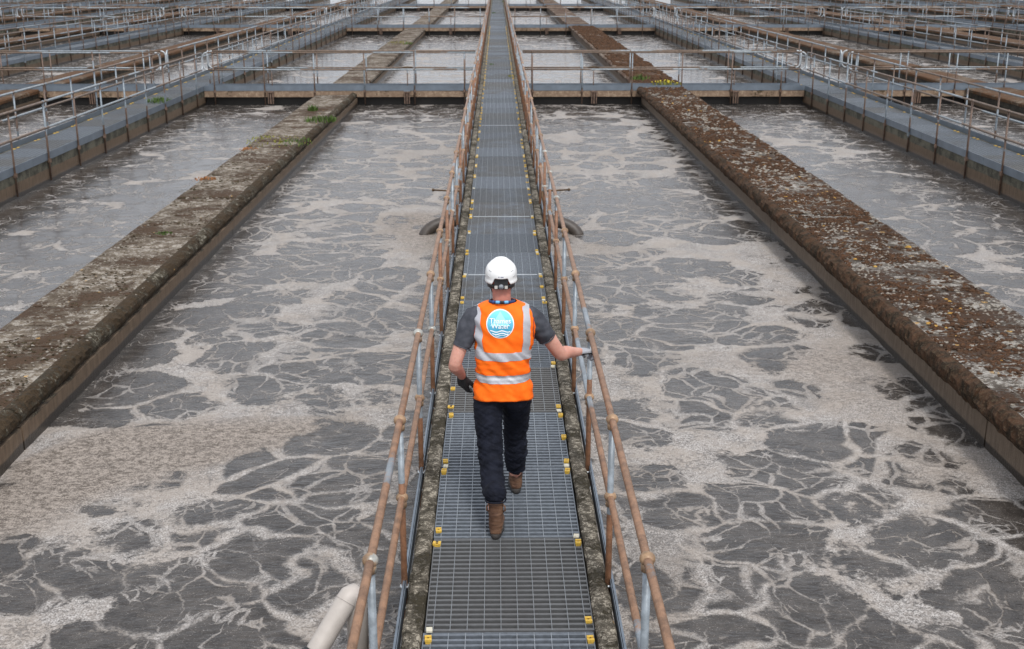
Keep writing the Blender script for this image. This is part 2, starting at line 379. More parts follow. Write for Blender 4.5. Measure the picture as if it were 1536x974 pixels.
# ------------------------------------------------------------------ grating panel
PL, PJ = 1.19, 6.207                # panel length and where a joint falls
def grating_mesh():
    b = MB(); W = .495; n = 21
    for i in range(n):
        y = .02 + (PL-.045)*i/(n-1)
        b.box(-W, W, y-.011, y+.011, -.04, 0)
    b.box(-W, W, .004, .010, -.042, .002); b.box(-W, W, PL-.012, PL-.006, -.042, .002)
    for s in (-1, 1): b.box(s*W-.003, s*W+.003, .004, PL-.006, -.042, .001)
    for k in range(10):
        x = -W + .045 + k*.1
        b.box(x-.0024, x+.0024, .01, PL-.012, -.012, .0025, 1)
    return b.mesh('grating_panel', [M['grate'], M['rod']])
GM = grating_mesh()
def clip_mesh():
    b = MB(); b.box(-.026, .026, -.034, -.011, 0, .016); b.box(-.026, .026, .011, .034, 0, .016); b.box(-.026, .026, -.011, .011, 0, .007)
    b.box(-.022, .022, -.03, .03, -.03, 0)
    b.tube([(0,0,.006),(0,0,.013)], .008, 6, 1); return b.mesh('grating_clip', [M['yellow'], M['bolt']])
CM = clip_mesh()
bb = MB(); bb.box(-.018, .018, -.022, .022, 0, .012); PKM = bb.mesh('packer', M['white_block'])

def rough_bar(x0, x1, y0, y1, z0, z1, mat, name, parent, step=.12, amp=.008, loc=(0,0,0)):
    """long concrete kerb with worn, uneven arrises"""
    ys_ = frange(y0, y1, step); rings = []
    for y in ys_:
        a = lambda q: amp*N3(x0*3+q, y, q, 5) + amp*.8*N3(x0+q, y, q*2, 17)
        c = .018 + .012*N3(x1, y, 1.7, 3)
        rings.append([(x0+a(1), y, z0), (x1+a(2), y, z0), (x1+a(3), y, z1-c), (x1-c+a(4), y, z1+a(5)*.5), (x0+c+a(6), y, z1+a(7)*.5), (x0+a(8), y, z1-c)])
    b = MB(); b.loft(rings, smooth=False); return b.build(name, mat, parent, loc)

YMAX = 140
def walkway(key, cx, hw, gw, label):
    t = thing('walkway', label, 'walkway', (cx, 0, 0), 'grated walkways running away from the camera')
    central = key == 'central'
    y0 = -2 if central else 1.0
    k = 0; clips = MB(); nclip = 0; panels = 0
    j0 = PJ - 6*PL if central else PJ - 3*PL
    while True:
        y = j0 + k*PL; k += 1
        if y > YMAX: break
        if not (seen(cx, y, 0, 260) or seen(cx, y+PL, 0, 260)): continue
        rz = R(random.uniform(-.10, .10)); rx = R(random.uniform(-.35, .35))
        obj('grating_panel', GM, t, (random.uniform(-.006, .006), y, .001+random.uniform(-.002, .002)), (rx, 0, rz))
        for s in (-1, 1):
            for dy in ((-.10, .10, .58) if central else (-.1, .1)):
                px, py = s*.472 + random.uniform(-.006, .006), y+dy+random.uniform(-.015, .015)
                if dy == .58 and random.random() < .6 or random.random() < .08: continue
                if central and y < 40:
                    obj('grating_clip', CM, t, (px, py, .006), (0, 0, R(random.uniform(-6, 6)) + (R(90) if random.random() < .08 else 0))).scale = (.76, .78, .85)
                elif y < 75 and abs(cx) < 12: clips.box(px-.024, px+.024, py-.03, py+.03, .0, .016)
            if central and y < 30 and random.random() < .8:
                obj('packer', PKM, t, (s*.468, y, .005), (0, 0, R(random.uniform(-8, 8))))
    if central:
        for yj in (PJ+7*PL, PJ+10*PL, PJ+19*PL, PJ+42*PL):  # pale strips paint the bright reflections off panel end plates
            q = MB(); q.box(-.43, .43, yj-.016, yj+.016, .003, .008); q.build('joint_glint_strip', M['galv_bright'], t)
    if clips.v: tag(clips.build('grating_clips', M['yellow'], t), kind='stuff')
    for s in (-1, 1):
        x0, x1 = sorted((s*(gw+.006), s*(hw+.06 if central else hw)))
        if central: x0, x1 = sorted((s*(gw+.008), s*(.625)))
        if central:
            for a, b_ in ((-2, 9.95), (9.96, 24), (24.01, 60), (60.01, YMAX)):
                rough_bar(x0, x1, a, b_, -.85, .008, M['kerb'], 'kerb', t, .06 if a < 20 else .3, .007)
        else:
            w_ = rough_bar(x0, x1, 2, YMAX, -.85, -.012, M['side_wall'], 'wall', t, .5, .005)
        b = MB()
        xt = s*(hw+.085) if central else s*(hw+.012)
        segs = frange(-2 if central else 2, YMAX, 3.54)
        for a, c in zip(segs[:-1], segs[1:]):
            cuts = [(a+.006, c-.006)]
            if not central:
                for Y in BR:
                    if a < Y+BW/2 < c: cuts = [(a+.006, Y), (Y+BW, c-.006)]
            for u, v in cuts:
                if v-u < .05 or not (seen(cx+xt, u, 0, 300) or seen(cx+xt, v, 0, 300)): continue
                q = MB(); q.box(xt-.004, xt+.004, u, v, -.085 if central else -.05, .03 if central else .10)
                if central: q.box(*sorted((xt, xt+s*.018)), u, v, .024, .030)
                q.build('toe_board', M['galv' if central else 'toe'], t)
    if not central:
        fl = MB(); fl.box(-gw, gw, 2, YMAX, -.60, -.42); fl.build('channel_floor', M['dark'], t)  # near-black sheet paints the shade inside the channel below the gratings
    return t
for key, cx, hw, gw in WALKS:
    if key == 'central': lab = 'grated steel walkway the man in the orange vest walks along'
    else:
        side = key[:-1]; k = int(key[-1])
        lab = 'grey grated walkway, %s one to the %s of the walkway the man is on' % (ORD[k], side)
    walkway(key, cx, hw, gw, lab)

# ------------------------------------------------------------------ handrails
RT, RMID, RR = 1.10, .59, .0212
def post_mesh(detail, foot=-.34):
    b = MB(); n = 10 if detail else 6
    b.tube([(0,0,foot),(0,0,RT)], .0205, n)
    if detail:
        for z in (-.02, -.16): b.tube([(0,0,z-.006),(0,0,z+.006)], .030, n, 1)
    else: b.box(-.035, .035, -.03, .03, -.10, -.02)
    return b.mesh('post', [M['post' if detail else 'post_far'], M['galv_bright']])
PMN, PMF = post_mesh(True), post_mesh(False, -.46)
def fit_mesh(detail):
    b = MB(); n = (14, 9) if detail else (6, 4)
    b.ball((0,0,0), .0385 if detail else .034, n[0], n[1], sq=(1,1,.92))
    if detail: b.tube([(0,0,-.062),(0,0,-.02)], .029, 12)
    return b.mesh('fitting', M['ball' if detail else 'post_far'])
FN, FF = fit_mesh(True), fit_mesh(False)
def railing(label, group, start, end, spacing, first=0.0, detail=False, far=False, bend=(True, True), cull=True, zoff=0):
    """start/end: ground points; a railing is top rail, mid rail, posts (> fittings) and curved returns"""
    p0, p1 = Vector(start), Vector(end); d = (p1-p0); L = d.length; u = d/L
    t = thing('railing', label, 'railing', tuple(p0), group)
    q = Matrix.Rotation(math.atan2(u.y, u.x), 3, 'Z')
    mt = (M['rail_left'] if start[0] < 0 else M['rail']) if detail else M['rail_far']
    n = 12 if detail else 6
    # rails in lengths joined at sockets
    lim = .14
    a = lim if bend[0] else 0; b_ = L - (lim if bend[1] else 0)
    for z in (RT, RMID):
        m = MB(); pts = []
        for s in frange(a, b_, 1.77 if not far else 8):
            w_ = p0 + u*s
            pts.append((u.x*s + .004*N3(w_.x, w_.y, z, .7)*(1 if detail else 2), u.y*s, z + .006*N3(w_.x, w_.y, z+3, .5)))
        m.tube(pts, RR if detail else .025, n)
        m.build('top_rail' if z == RT else 'mid_rail', mt, t)
    for on, e, sg in ((bend[0], 0, 1), (bend[1], L, -1)):
        if not on: continue
        m = MB(); pts = []
        for k in range(7):
            an = math.pi/2*k/6; pts.append(u*(e + sg*(lim - lim*math.sin(an))) + Vector((0,0,RT-lim+lim*math.cos(an))))
        for k in range(7):
            an = math.pi/2*k/6; pts.append(u*(e + sg*(lim - lim*math.cos(an))) + Vector((0,0,RMID+lim-lim*math.sin(an))))
        m.tube(pts, .023, 8 if not far else 5); m.build('end_bend', M['galv_bright'], t)
    s = first
    while s < L-.02:
        w_ = p0 + u*s
        if s >= 0.02 and (not cull or seen(w_.x, w_.y, .5, 200)):
            o = obj('post', PMN if detail else PMF, t, tuple(u*s), (0, 0, random.uniform(0, 6)))
            if not far:
                for z in (RT, RMID): obj('fitting', FN if detail else FF, o, (0, 0, z))
        s += spacing
    return t
# central rails, one each side the whole way
for s, x, nm in ((-1, -.595, 'left'), (1, .69, 'right')):
    railing('rusty handrail along the %s side of the walkway the man is on' % nm, 'railings of the central walkway',
            (x, -2, 0), (x, 128, 0), 1.77, 5.01+2-1.77*3, True, bend=(False, False))
for key, cx, hw, gw in WALKS[1:]:
    side = key[:-1]; k = int(key[-1])
    for s in (-1, 1):
        x = cx + s*(hw+.03); inner = (s < 0) == (side == 'right')
        y0 = 8.0
        bays = [(y0, BR[0]-.06), (BR[0]+BW+.06, BR[1]-.06), (BR[1]+BW+.06, BR[2]-.06), (BR[2]+BW+.06, 128)]
        for bi, (a, b_) in enumerate(bays):
            if bi == 3 and k < 0: continue
            # keep only the stretch the photograph could show
            while a < b_ and not seen(x, a, .5, 420): a += 1.77
            if b_-a < 2: continue
            st = ['before the nearest footbridges', 'between nearest and middle footbridges', 'between middle and farthest footbridges', 'past the farthest footbridges'][bi]
            lab = '%s handrail of the %s walkway %s of the man\'s, %s' % ('inner' if inner else 'outer', ORD[k], side, st)
            railing(lab, 'railings of the side walkways', (x, a, 0), (x, b_, 0), 1.77, .1 + (b_-a-.2) % 1.77 if False else .12, False,
                    far=(bi >= 2 or k >= 3), bend=(a > 9 and bi > 0, bi < 3))

# ------------------------------------------------------------------ cross footbridges, valve spindles
def wheel_mesh():
    b = MB(); n = 16
    ring = [(.17*math.cos(2*math.pi*i/n), .17*math.sin(2*math.pi*i/n), 0) for i in range(n+1)]
    b.tube(ring, .012, 6, caps=False)
    for i in range(4):
        a = math.pi/2*i; b.tube([(0,0,0),(.17*math.cos(a), .17*math.sin(a), 0)], .010, 5)
    b.ball((0,0,0), .03, 8, 5); return b.mesh('handwheel', M['bolt'])
WM = wheel_mesh()
bb = MB(); bb.tube([(0,0,-.48),(0,0,.62)], .017, 8); STM = bb.mesh('stem', M['post_far'])
bb = MB(); bb.box(-.085,-.055,-.03,.03,-.44,-.10); bb.box(.055,.085,-.03,.03,-.44,-.10); bb.box(-.10,.10,-.04,.03,-.10,-.05); bb.box(-.02,.02,-.035,.03,-.44,-.12)
BKM = bb.mesh('bracket', M['post_far'])
cxs = sorted([(cx, hw, key) for key, cx, hw, gw in WALKS])
for (xa, ha, ka), (xb, hb, kb) in zip(cxs[:-1], cxs[1:]):
    ea = xa + (ha + (.13 if ka == 'central' else .02)); eb = xb - (hb + (.13 if kb == 'central' else .02))
    mid = (ea+eb)/2; side = 'left' if mid < 0 else 'right'
    idx = int((kb if side == 'right' else ka)[-1])
    for bi, Y in enumerate(BR):
        if not (seen(ea, Y, 0, 60) or seen(eb, Y, 0, 60)): continue
        lab = 'concrete edged footbridge in the %s row, crossing the %s basin pair %s of the man' % (NEAR[bi], ORD[idx], side)
        t = thing('footbridge', lab, 'footbridge', (mid, Y, 0), 'cross footbridges over the basins')
        h = (eb-ea)/2
        b = MB(); b.box(-h, h, .0, .10, -.24, -.052); b.box(-h, h, BW-.10, BW, -.24, -.052); b.build('edge_beam', M['fascia'], t)
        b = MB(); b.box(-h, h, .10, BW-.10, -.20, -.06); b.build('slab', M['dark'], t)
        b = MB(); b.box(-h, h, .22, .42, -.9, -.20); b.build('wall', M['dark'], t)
        npn = max(2, round(2*h/1.2))
        for k in range(npn if bi < 2 else 1):
            b = MB(); nn = npn if bi < 2 else 1
            u0, u1 = -h+2*h*k/nn+.004, -h+2*h*(k+1)/nn-.004
            for j in range(9): b.box(u0, u1, .02+j*(BW-.04)/8-.003, .02+j*(BW-.04)/8+.003, -.04, -.002)
            for x_ in frange(u0+.02, u1-.02, .1): b.box(x_-.003, x_+.003, .02, BW-.02, -.03, .0)
            b.build('grating_panel', M['grate'], t)
        for yy, nm in ((-.006, 'toe_board'), (BW+.006, 'toe_board')):
            b = MB(); b.box(-h, h, yy-.004, yy+.004, -.05, .11); b.build(nm, M['toe'], t)
        for yy, nm in ((-.03, 'near side'), (BW+.03, 'far side')):
            lab2 = '%s handrail of the %s row footbridge, %s basin pair %s of the man' % (nm, NEAR[bi], ORD[idx], side)
            railing(lab2, 'railings of the cross footbridges', (ea+.03, Y+yy, 0), (eb-.03, Y+yy, 0), 1.53, .30, False, far=bi >= 2,
                    bend=(ka != 'central', kb != 'central'), cull=False)
        if bi < 3:
            for dx in (.25, .75):
                x_ = ea + (eb-ea)*dx + (.05 if side == 'right' else -.05)
                if not seen(x_, Y, .3, 10): continue
                if idx > 2: continue
                t2 = thing('valve_spindle', 'slim valve spindle with handwheel behind the %s row footbridge, %s %s, %s side' % (NEAR[bi], ORD[idx], side, 'left' if dx < .5 else 'right'),
                           'valve', (x_, Y+.30, 0), 'valve spindles on the footbridges')
                obj('stem', STM, t2, (0, 0, .02)); obj('handwheel', WM, t2, (0, 0, .63)); obj('bracket', BKM, t2, (0, -.36, -.0))

# ------------------------------------------------------------------ divider walls between basins
def slab_mesh(w, l, th, amp, seed, mat, nx_=10, ny_=6):
    b = MB(); vs, fs = [], []
    for j in range(ny_+1):
        for i in range(nx_+1):
            x = w*i/nx_; y = l*j/ny_; e = 1 if (i in (0, nx_) or j in (0, ny_)) else 0
            z = amp*N3(x+seed*7, y+seed*3, seed, 5) + amp*.6*N3(x+seed, y, seed+9, 16) - .012*e
            dx = (.006*N3(y*9, seed, 2.2)) if i in (0, nx_) else 0
            vs.append((x+dx, y, z))
    for j in range(ny_):
        for i in range(nx_): a = j*(nx_+1)+i; fs.append((a, a+1, a+nx_+2, a+nx_+1))
    n0 = len(vs); per = [i for i in range(nx_+1)] + [(j)*(nx_+1)+nx_ for j in range(1, ny_+1)] + [ny_*(nx_+1)+i for i in range(nx_-1, -1, -1)] + [j*(nx_+1) for j in range(ny_-1, 0, -1)]
    for p in per: vs.append((vs[p][0], vs[p][1], -th))
    for k in range(len(per)): k2 = (k+1) % len(per); fs.append((per[k], n0+k, n0+k2, per[k2]))
    b.add(vs, fs, 0, False); return b.mesh('slab', mat)

def lip_run(y0, y1, x_in, side, ztop, rad, step, amp, mat, name, parent, drop=.2, seed=0):
    """rolled mossy edge along the basin side of a wall; side = +1 when it bulges towards +x"""
    rings = []
    for y in frange(y0, y1, step):
        r = []; n = 9
        for k in range(n):
            a = math.pi/2 - (math.pi*1.02)*k/(n-1)      # from top round to underneath
            px = x_in + side*rad*1.0*max(0, math.cos(a))*1.15; pz = ztop - rad + rad*math.sin(a)
            q = amp*(N3(px*2, y, pz*2+seed, 4) + .8*N3(px*2, y, pz*2+seed, 11) + .5*N3(px, y, pz*3+seed, 27))
            if k > n-4: pz -= abs(N3(seed, y, k, 6))*amp*1.6
            r.append((px + side*q*(1 if k else 0), y, pz + q*.7))
        r.append((x_in - side*.03, y, ztop-2*rad)); r.append((x_in - side*.03, y, ztop-.01))
        if side < 0: r = r[::-1]
        rings.append(r)
    b = MB(); b.loft(rings, smooth=False); return b.build(name, mat, parent)

def moss(parent, x0, x1, y0, y1, z, n, rmin, rmax, mat, thr, seed, name='moss_clumps'):
    b = MB(); rnd = random.Random(seed); c = 0; tries = 0
    while c < n and tries < n*12:
        tries += 1
        y = y0 + (y1-y0)*rnd.random()**1.25; x = rnd.uniform(x0, x1)
        dens = N3(x+seed, y*.8, seed, 1.6)*.6 + N3(x, y, seed+4, 6)*.55
        if dens < thr + rnd.uniform(-.12, .12): continue
        r = rnd.uniform(rmin, rmax)*(1 if y < 20 else 1.5); k0 = rnd.random()*6; n1 = 6
        vs = []
        for (rr, zz) in ((1.0, -.25), (.72, .38)):
            for k in range(n1):
                a = k0 + 2*math.pi*k/n1; q = rr*r*rnd.uniform(.65, 1.3)
                vs.append((x+q*math.cos(a)*1.25, y+q*math.sin(a), z + zz*r*rnd.uniform(.6, 1.2)))
        vs.append((x, y, z+r*rnd.uniform(.45, .7)))
        fs = [(k, (k+1) % n1, n1+(k+1) % n1, n1+k) for k in range(n1)] + [(n1+k, n1+(k+1) % n1, 2*n1) for k in range(n1)]
        b.add(vs, fs, 0, False); c += 1
    return tag(b.build(name, mat, parent), kind='stuff')

def mat_moss(name, a, b_, c_):
    m = NT(name); P = m.pos(); n = m.noise(P, 9, 3, .6); n2 = m.noise(P, 60, 3, .6)
    c = m.mix(m.rng(n, .35, .65), a, b_); c = m.mix(m.math('MULTIPLY', m.rng(n2, .5, .65), .5), c, c_)
    return m.out(c, .95, 0, m.bump(n2, .6, .006), .1)
M['moss_red'] = mat_moss('dry_red_brown_moss', (.080,.040,.022), (.034,.021,.014), (.15,.095,.06))
M['moss_lip'] = mat_moss('brown_roll_moss', (.065,.035,.021), (.022,.016,.011), (.11,.085,.055))
M['moss_dark'] = mat_moss('dark_moss', (.06,.045,.025), (.028,.022,.014), (.13,.11,.07))
M['lichen'] = mat_moss('pale_lichen', (.28,.255,.22), (.19,.165,.135), (.36,.33,.29))

M['moss_gold'] = mat_moss('orange_lichen', (.42,.25,.06), (.30,.15,.04), (.5,.36,.12))
def divider(label, xl, xr, ztop, lip_side, near, mat, wallmat, mossy):
    """xl..xr top; lip_side: +1 when the visible basin face is on the +x side"""
    t = thing('divider_wall', label, 'wall', (0, 0, 0), 'concrete divider walls between basins')
    yN = 3.0
    segs = [(yN, BR[0]-.05), (BR[0]+BW+.03, BR[1]-.05), (BR[1]+BW+.03, BR[2]-.05), (BR[2]+BW+.03, YMAX)]
    th = .11; o_ = .06; lw = .13
    for bi, (a, b_) in enumerate(segs):
        if near and bi == 0:
            cuts = [(a, 10.12), (10.15, 19.1), (19.12, 28.2), (28.22, b_)]
        else: cuts = [(a, b_)]
        for u, v in cuts:
            if not any(seen((xl+xr)/2, q, 0, 700) for q in frange(u, v, 4)): continue
            m = MB()
            x0, x1 = (xl+o_, xr-.05) if lip_side > 0 else (xl+.05, xr-o_)
            if mossy and near and lip_side < 0: x0 = xl + .21
            m.box(x0, x1, u, v, -.95, ztop-th)
            # projecting scum-stained sill just above the water
            if lip_side > 0: m.box(x1+.001, x1+.045, u, v, -.93, -.27)
            else: m.box(x0-.045, x0-.001, u, v, -.93, -.17 if near else -.27)
            m.build('wall_section', wallmat, t)
        if near and bi == 0:
            vars_ = [slab_mesh(xr-xl-lw, .735, th, .008 if mossy else .005, 11+s, mat) for s in range(6)]
            y = 3.1
            while y + .75 < b_:
                obj('slab', random.choice(vars_), t, (xl+(0 if lip_side > 0 else lw), y, ztop+random.uniform(-.006, .006)), (R(random.uniform(-.4, .4)), R(random.uniform(-.3, .3)), 0))
                y += .747
            e = xr-lw if lip_side > 0 else xl+lw
            for u, v in cuts:
                lip_run(u, v, e, lip_side, ztop+.012, .112 if mossy else .10, .05 if u < 19 else .12, .030 if mossy else .020, M['moss_lip'] if mossy else M['lip'], 'edge_roll', t)
        else:
            m = MB(); rings = []
            for y in frange(a, b_, .6 if near or bi < 1 else 1.2):
                q = lambda k: .018*N3(xl+k, y, k, 2.5) + .012*N3(xl, y, k*3, 8)
                r = [(xl+q(1), y, ztop-th), (xl+q(2), y, ztop-.03+q(3)), (xl+.04, y, ztop+q(4)), ((xl+xr)/2, y, ztop+.01+q(5)), (xr-.04, y, ztop+q(6)), (xr+q(7), y, ztop-.03+q(8)), (xr+q(9), y, ztop-th)]
                rings.append(r[::-1])
            m.loft(rings, smooth=False); m.build('coping', (M['conc_far_right'] if mossy else mat) if near else M['conc_far'], t)
    return t
dl = divider('lichen covered grey concrete wall dividing the basins left of the man', -5.47, -4.29, -.10, 1, True, M['conc_left'], M['div_wall'], False)
dr = divider('wide wall thick with red brown moss, dividing the basins right of the man', 4.28, 5.72, .06, -1, True, M['conc_right'], M['div_wall_r'], True)
moss(dr, 4.42, 5.66, 4.5, 20, .062, 6500, .010, .026, M['moss_red'], -.02, 3)
moss(dr, 4.40, 5.68, 18, 37.2, .062, 3600, .014, .030, M['moss_red'], -.08, 5)
moss(dr, 4.42, 5.66, 4.5, 22, .060, 2200, .007, .020, M['lichen'], .04, 8, 'lichen_crust')
moss(dr, 4.42, 5.66, 18, 37.2, .060, 800, .012, .026, M['lichen'], .08, 9, 'lichen_crust')
moss(dr, 4.42, 5.66, 4.5, 37.2, .061, 60, .012, .030, M['moss_gold'], .34, 19, 'orange_lichen')
moss(dr, 4.42, 5.70, 38.1, 73.5, .062, 2600, .03, .07, M['moss_red'], -.08, 25)
moss(dl, -5.42, -4.40, 4.5, 24, -.100, 1500, .006, .017, M['moss_dark'], .10, 12)
moss(dl, -5.42, -4.36, 4.5, 26, -.100, 700, .006, .016, M['lichen'], .06, 15, 'lichen_crust')
for k in range(1, 5):
    divider('brown mossy divider wall in the %s basin pair left of the man' % ORD[k], -5.47-9.7*k, -4.29-9.7*k, .0, 1, False, M['conc_far'], M['div_wall'], False)
    divider('brown mossy divider wall in the %s basin pair right of the man' % ORD[k], 4.35+10.1*k, 5.75+10.1*k, .02, -1, False, M['conc_far'], M['div_wall'], True)

def gp(px, py, z):
    """ground point under a photograph pixel at height z"""
    xc, yc = (px-768)/FPX, (487-py)/FPX
    f = math.cos(PITCH) + yc*math.sin(PITCH); u_ = -math.sin(PITCH) + yc*math.cos(PITCH)
    k = (z-CAMH)/u_; X, Y = xc*k, f*k
    return X*math.cos(YAW)+Y*math.sin(YAW), -X*math.sin(YAW)+Y*math.cos(YAW)
# ------------------------------------------------------------------ pipes
t = thing('air_pipe', 'off white plastic pipe rising beside the left handrail, lower left of the walkway', 'pipe', (-1.05, 5.7, WZ))
m = MB(); base = Vector((-1.05, 5.7, WZ))
PA, PB = Vector((*gp(474, 978, -.29), -.29)), Vector((*gp(520, 900, -.03), -.03)); ax = (PB-PA).normalized()
m.tube([q-base for q in (PA-ax*.08, PA, PA.lerp(PB, .5), PB, PB+ax*.035+Vector((0,0,-.005)), PB+ax*.066+Vector((0,0,-.025)), PB+ax*.088+Vector((.004,0,-.06)), PB+ax*.096+Vector((.006,0,-.11)), PB+ax*.098+Vector((.006,0,-.7)))], .066, 24)
m.tube([PB-base-ax*.012, PB-base-ax*.004], .0685, 24)
m.build('pipe', M['pvc'], t)
m = MB(); m.tube([PA-base-ax*.6, PA-base], .080, 20)
for q in (.02, .09, .16): m.tube([PA-base-ax*q, PA-base-ax*(q+.03)], .087, 20)
m.build('coupling', M['rubber'], t)
for s, nm in ((-1, 'left'), (1, 'right')):
    x0 = CX + s*.66
    t = thing('air_pipe', 'dark brown bent air pipe dipping into the water at the %s side of the walkway' % nm, 'pipe', (x0, 19.3, WZ), 'brown air pipes by the walkway')
    m = MB(); pp = []
    for k in range(9):
        a = math.pi*.50*k/8; pp.append((s*(.10+.50*math.sin(a)), -.16*k/8, .19 - .26*(1-math.cos(a))))
    pp = [(s*-.05, 0, .19)] + pp
    m.tube(pp, .098, 16); m.build('pipe', M['hose'], t)
    m = MB(); m.tube([(s*.14, .0, .19), (s*.19, 0, .19)], .115, 16); m.build('flange', M['bolt'], t)
    m = MB(); m.tube([(s*.02, .3, .62), (s*.46, .3, .645)], .014, 8); m.ball((s*.46, .3, .645), .026, 8, 5); m.tube([(s*.02,.3,.62),(s*.02,.3,.2)], .018, 8)
    m.build('lever', M['bolt'], t)

# ------------------------------------------------------------------ weeds
def mat_leaf(name, a, b_):
    m = NT(name); n = m.noise(m.pos(), 25, 2); return m.out(m.mix(n, a, b_), .7, 0, None, .2)
M['grass'] = mat_leaf('green_grass', (.03,.060,.012), (.10,.155,.035)); M['dry'] = mat_leaf('dry_leaves', (.22,.09,.035), (.38,.17,.06))
M['ygrass'] = mat_leaf('yellowing_weed', (.13,.15,.03), (.30,.28,.05)); M['petal'] = simple('yellow_petals', (.75,.6,.03), .6)
def tuft(name, label, cat, x, y, z, rx, ry, h, n, mat, seed, lean=.6, flower=False):
    b = MB(); rn = random.Random(seed)
    for i in range(n):
        a = rn.random()*6.28; q = rn.random()**.6; px, py = rx*q*math.cos(a), ry*q*math.sin(a)
        hh = h*rn.uniform(.45, 1)*(1.1-.5*q); w_ = rn.uniform(.005, .012)*(1+h*2); da = rn.random()*6.28
        lx, ly = lean*hh*math.cos(da), lean*hh*math.sin(da); sx, sy = -math.sin(da)*w_, math.cos(da)*w_
        b.add([(px-sx, py-sy, -.01), (px+sx, py+sy, -.01), (px+lx*.4+sx*.9, py+ly*.4+sy*.9, hh*.6), (px+lx*.4-sx*.9, py+ly*.4-sy*.9, hh*.6), (px+lx, py+ly, hh)],
              [(0,1,2,3), (3,2,4)])
        if flower and rn.random() < .25: b.ball((px+lx, py+ly, hh), .018, 6, 4, 1)
    o = b.build(name, [mat, M['petal']], None, (x, y, z)); return tag(o, label, cat, 'weeds growing on the concrete')
W_ = [
 (481,181,-.1,.42,.5,.16,170,'grass','bright green grass clump on the left wall edge near the footbridge'),
 (470,166,-.1,.14,.2,.22,60,'grass','small upright green weed on the left wall behind the grass clump'),
 (420,212,-.1,.75,1.0,.05,150,'ygrass','low green and brown weed mat along the left wall'),
 (447,214,-.1,.35,.6,.09,80,'grass','low green tuft at the basin edge of the left wall'),
 (395,207,-.1,.25,.3,.08,50,'ygrass','yellow green tuft on the outer edge of the left wall'),
 (246,351,-.1,.13,.08,.05,60,'grass','tiny bright green sprig alone on the left wall top'),
 (309,269,-.1,.22,.16,.06,90,'dry','clump of orange brown dead leaves on the outer edge of the left wall'),
 (373,224,-.1,.2,.25,.05,60,'dry','smaller rusty dead leaf clump on the left wall, nearer the footbridge'),
 (240,153,.0,.38,.45,.17,130,'grass','green grass clump growing on the left side walkway'),
 (960,120,.07,.3,.35,.22,90,'grass','dark green weed beside the far end of the mossy wall'),
 (1000,127,.07,.45,.3,.16,110,'ygrass','yellow flowering weed on the near footbridge end of the mossy wall'),
 (741,20,.0,.16,.6,.10,50,'grass','green weed in the middle of the walkway far beyond the man'),
 (737,97,.0,.16,.35,.05,40,'grass','small weed on the walkway just beyond the nearest footbridge row'),
 (766,115,.0,.14,.5,.05,50,'ygrass','yellowish weed on the right edge of the walkway by the nearest footbridges'),
 (755,3,.0,.2,1.2,.10,60,'grass','farthest green weed on the right edge of the central walkway'),
 (598,65,-.1,.6,1.5,.10,110,'ygrass','green weed mat on the left wall between the footbridge rows'),
 (612,66,-.1,.25,.7,.12,60,'grass','green tuft at the inner edge of the left wall between footbridge rows'),
]
for i, (px, py, z, rx, ry, h, n, mt, lab) in enumerate(W_):
    x, y = gp(px, py, z); tuft('dead_leaves' if mt == 'dry' else 'weed', lab, 'leaves' if mt == 'dry' else 'weed', x, y, z, rx, ry, h, n, M[mt], 50+i, flower='flowering' in lab)

# ------------------------------------------------------------------ the man
from mathutils.bvhtree import BVHTree
def remeshed(mb, voxel, smooth=6, fac=.6, name='temp'):
    me = mb.mesh(name, []) if mb.v else None
    o = bpy.data.objects.new('temp', me); COL.objects.link(o)
    r = o.modifiers.new('r', 'REMESH'); r.mode = 'VOXEL'; r.voxel_size = voxel; r.use_smooth_shade = True
    s = o.modifiers.new('s', 'SMOOTH'); s.iterations = smooth; s.factor = fac
    dg = bpy.context.evaluated_depsgraph_get(); out = bpy.data.meshes.new_from_object(o.evaluated_get(dg))
    bpy.data.objects.remove(o); out.polygons.foreach_set('use_smooth', [True]*len(out.polygons))
    return out
def limb(mb, pts, rs, n=16, sub=4):
    """tapered limb along a smoothed chain with round ends"""
    P = [Vector(p) for p in pts]; C = []; Rr = []
    for i in range(len(P)-1):
        a, b_, c, d = P[max(i-1,0)], P[i], P[i+1], P[min(i+2, len(P)-1)]
        for k in range(sub):
            t = k/sub
            C.append(.5*((2*b_) + (c-a)*t + (2*a-5*b_+4*c-d)*t*t + (3*b_-a-3*c+d)*t**3)); Rr.append(rs[i]*(1-t)+rs[i+1]*t)
    C.append(P[-1]); Rr.append(rs[-1])
    t0 = (C[0]-C[1]).normalized(); t1 = (C[-1]-C[-2]).normalized()
    pre = [(C[0]+t0*Rr[0]*q, Rr[0]*math.sqrt(max(0.02, 1-q*q))) for q in (.97, .8, .45)]
    post = [(C[-1]+t1*Rr[-1]*q, Rr[-1]*math.sqrt(max(0.02, 1-q*q))) for q in (.45, .8, .97)]
    allp = pre + list(zip(C, Rr)) + post
    mb.tube([p for p, r in allp], [r for p, r in allp], n)
def displace(me, fn):
    me.update(); nr = [v.normal.copy() for v in me.vertices]
    for v, n in zip(me.vertices, nr): v.co = v.co + fn(v.co, n)
    me.update()
BASE = Vector((.035, 7.78, 0))
def L(x, y, z): return Vector((x, y, z)) - BASE
def cloth(name, a, b_, rough=.85, sheen=.2, fine=220):
    m = NT(name); O = m.objc(); n = m.noise(O, 14, 3, .6); f = m.noise(O, fine, 2, .5)
    mt = m.out(m.mix(m.rng(n, .3, .7), a, b_), rough, 0, m.bump(f, .25, .002), .2); return mt
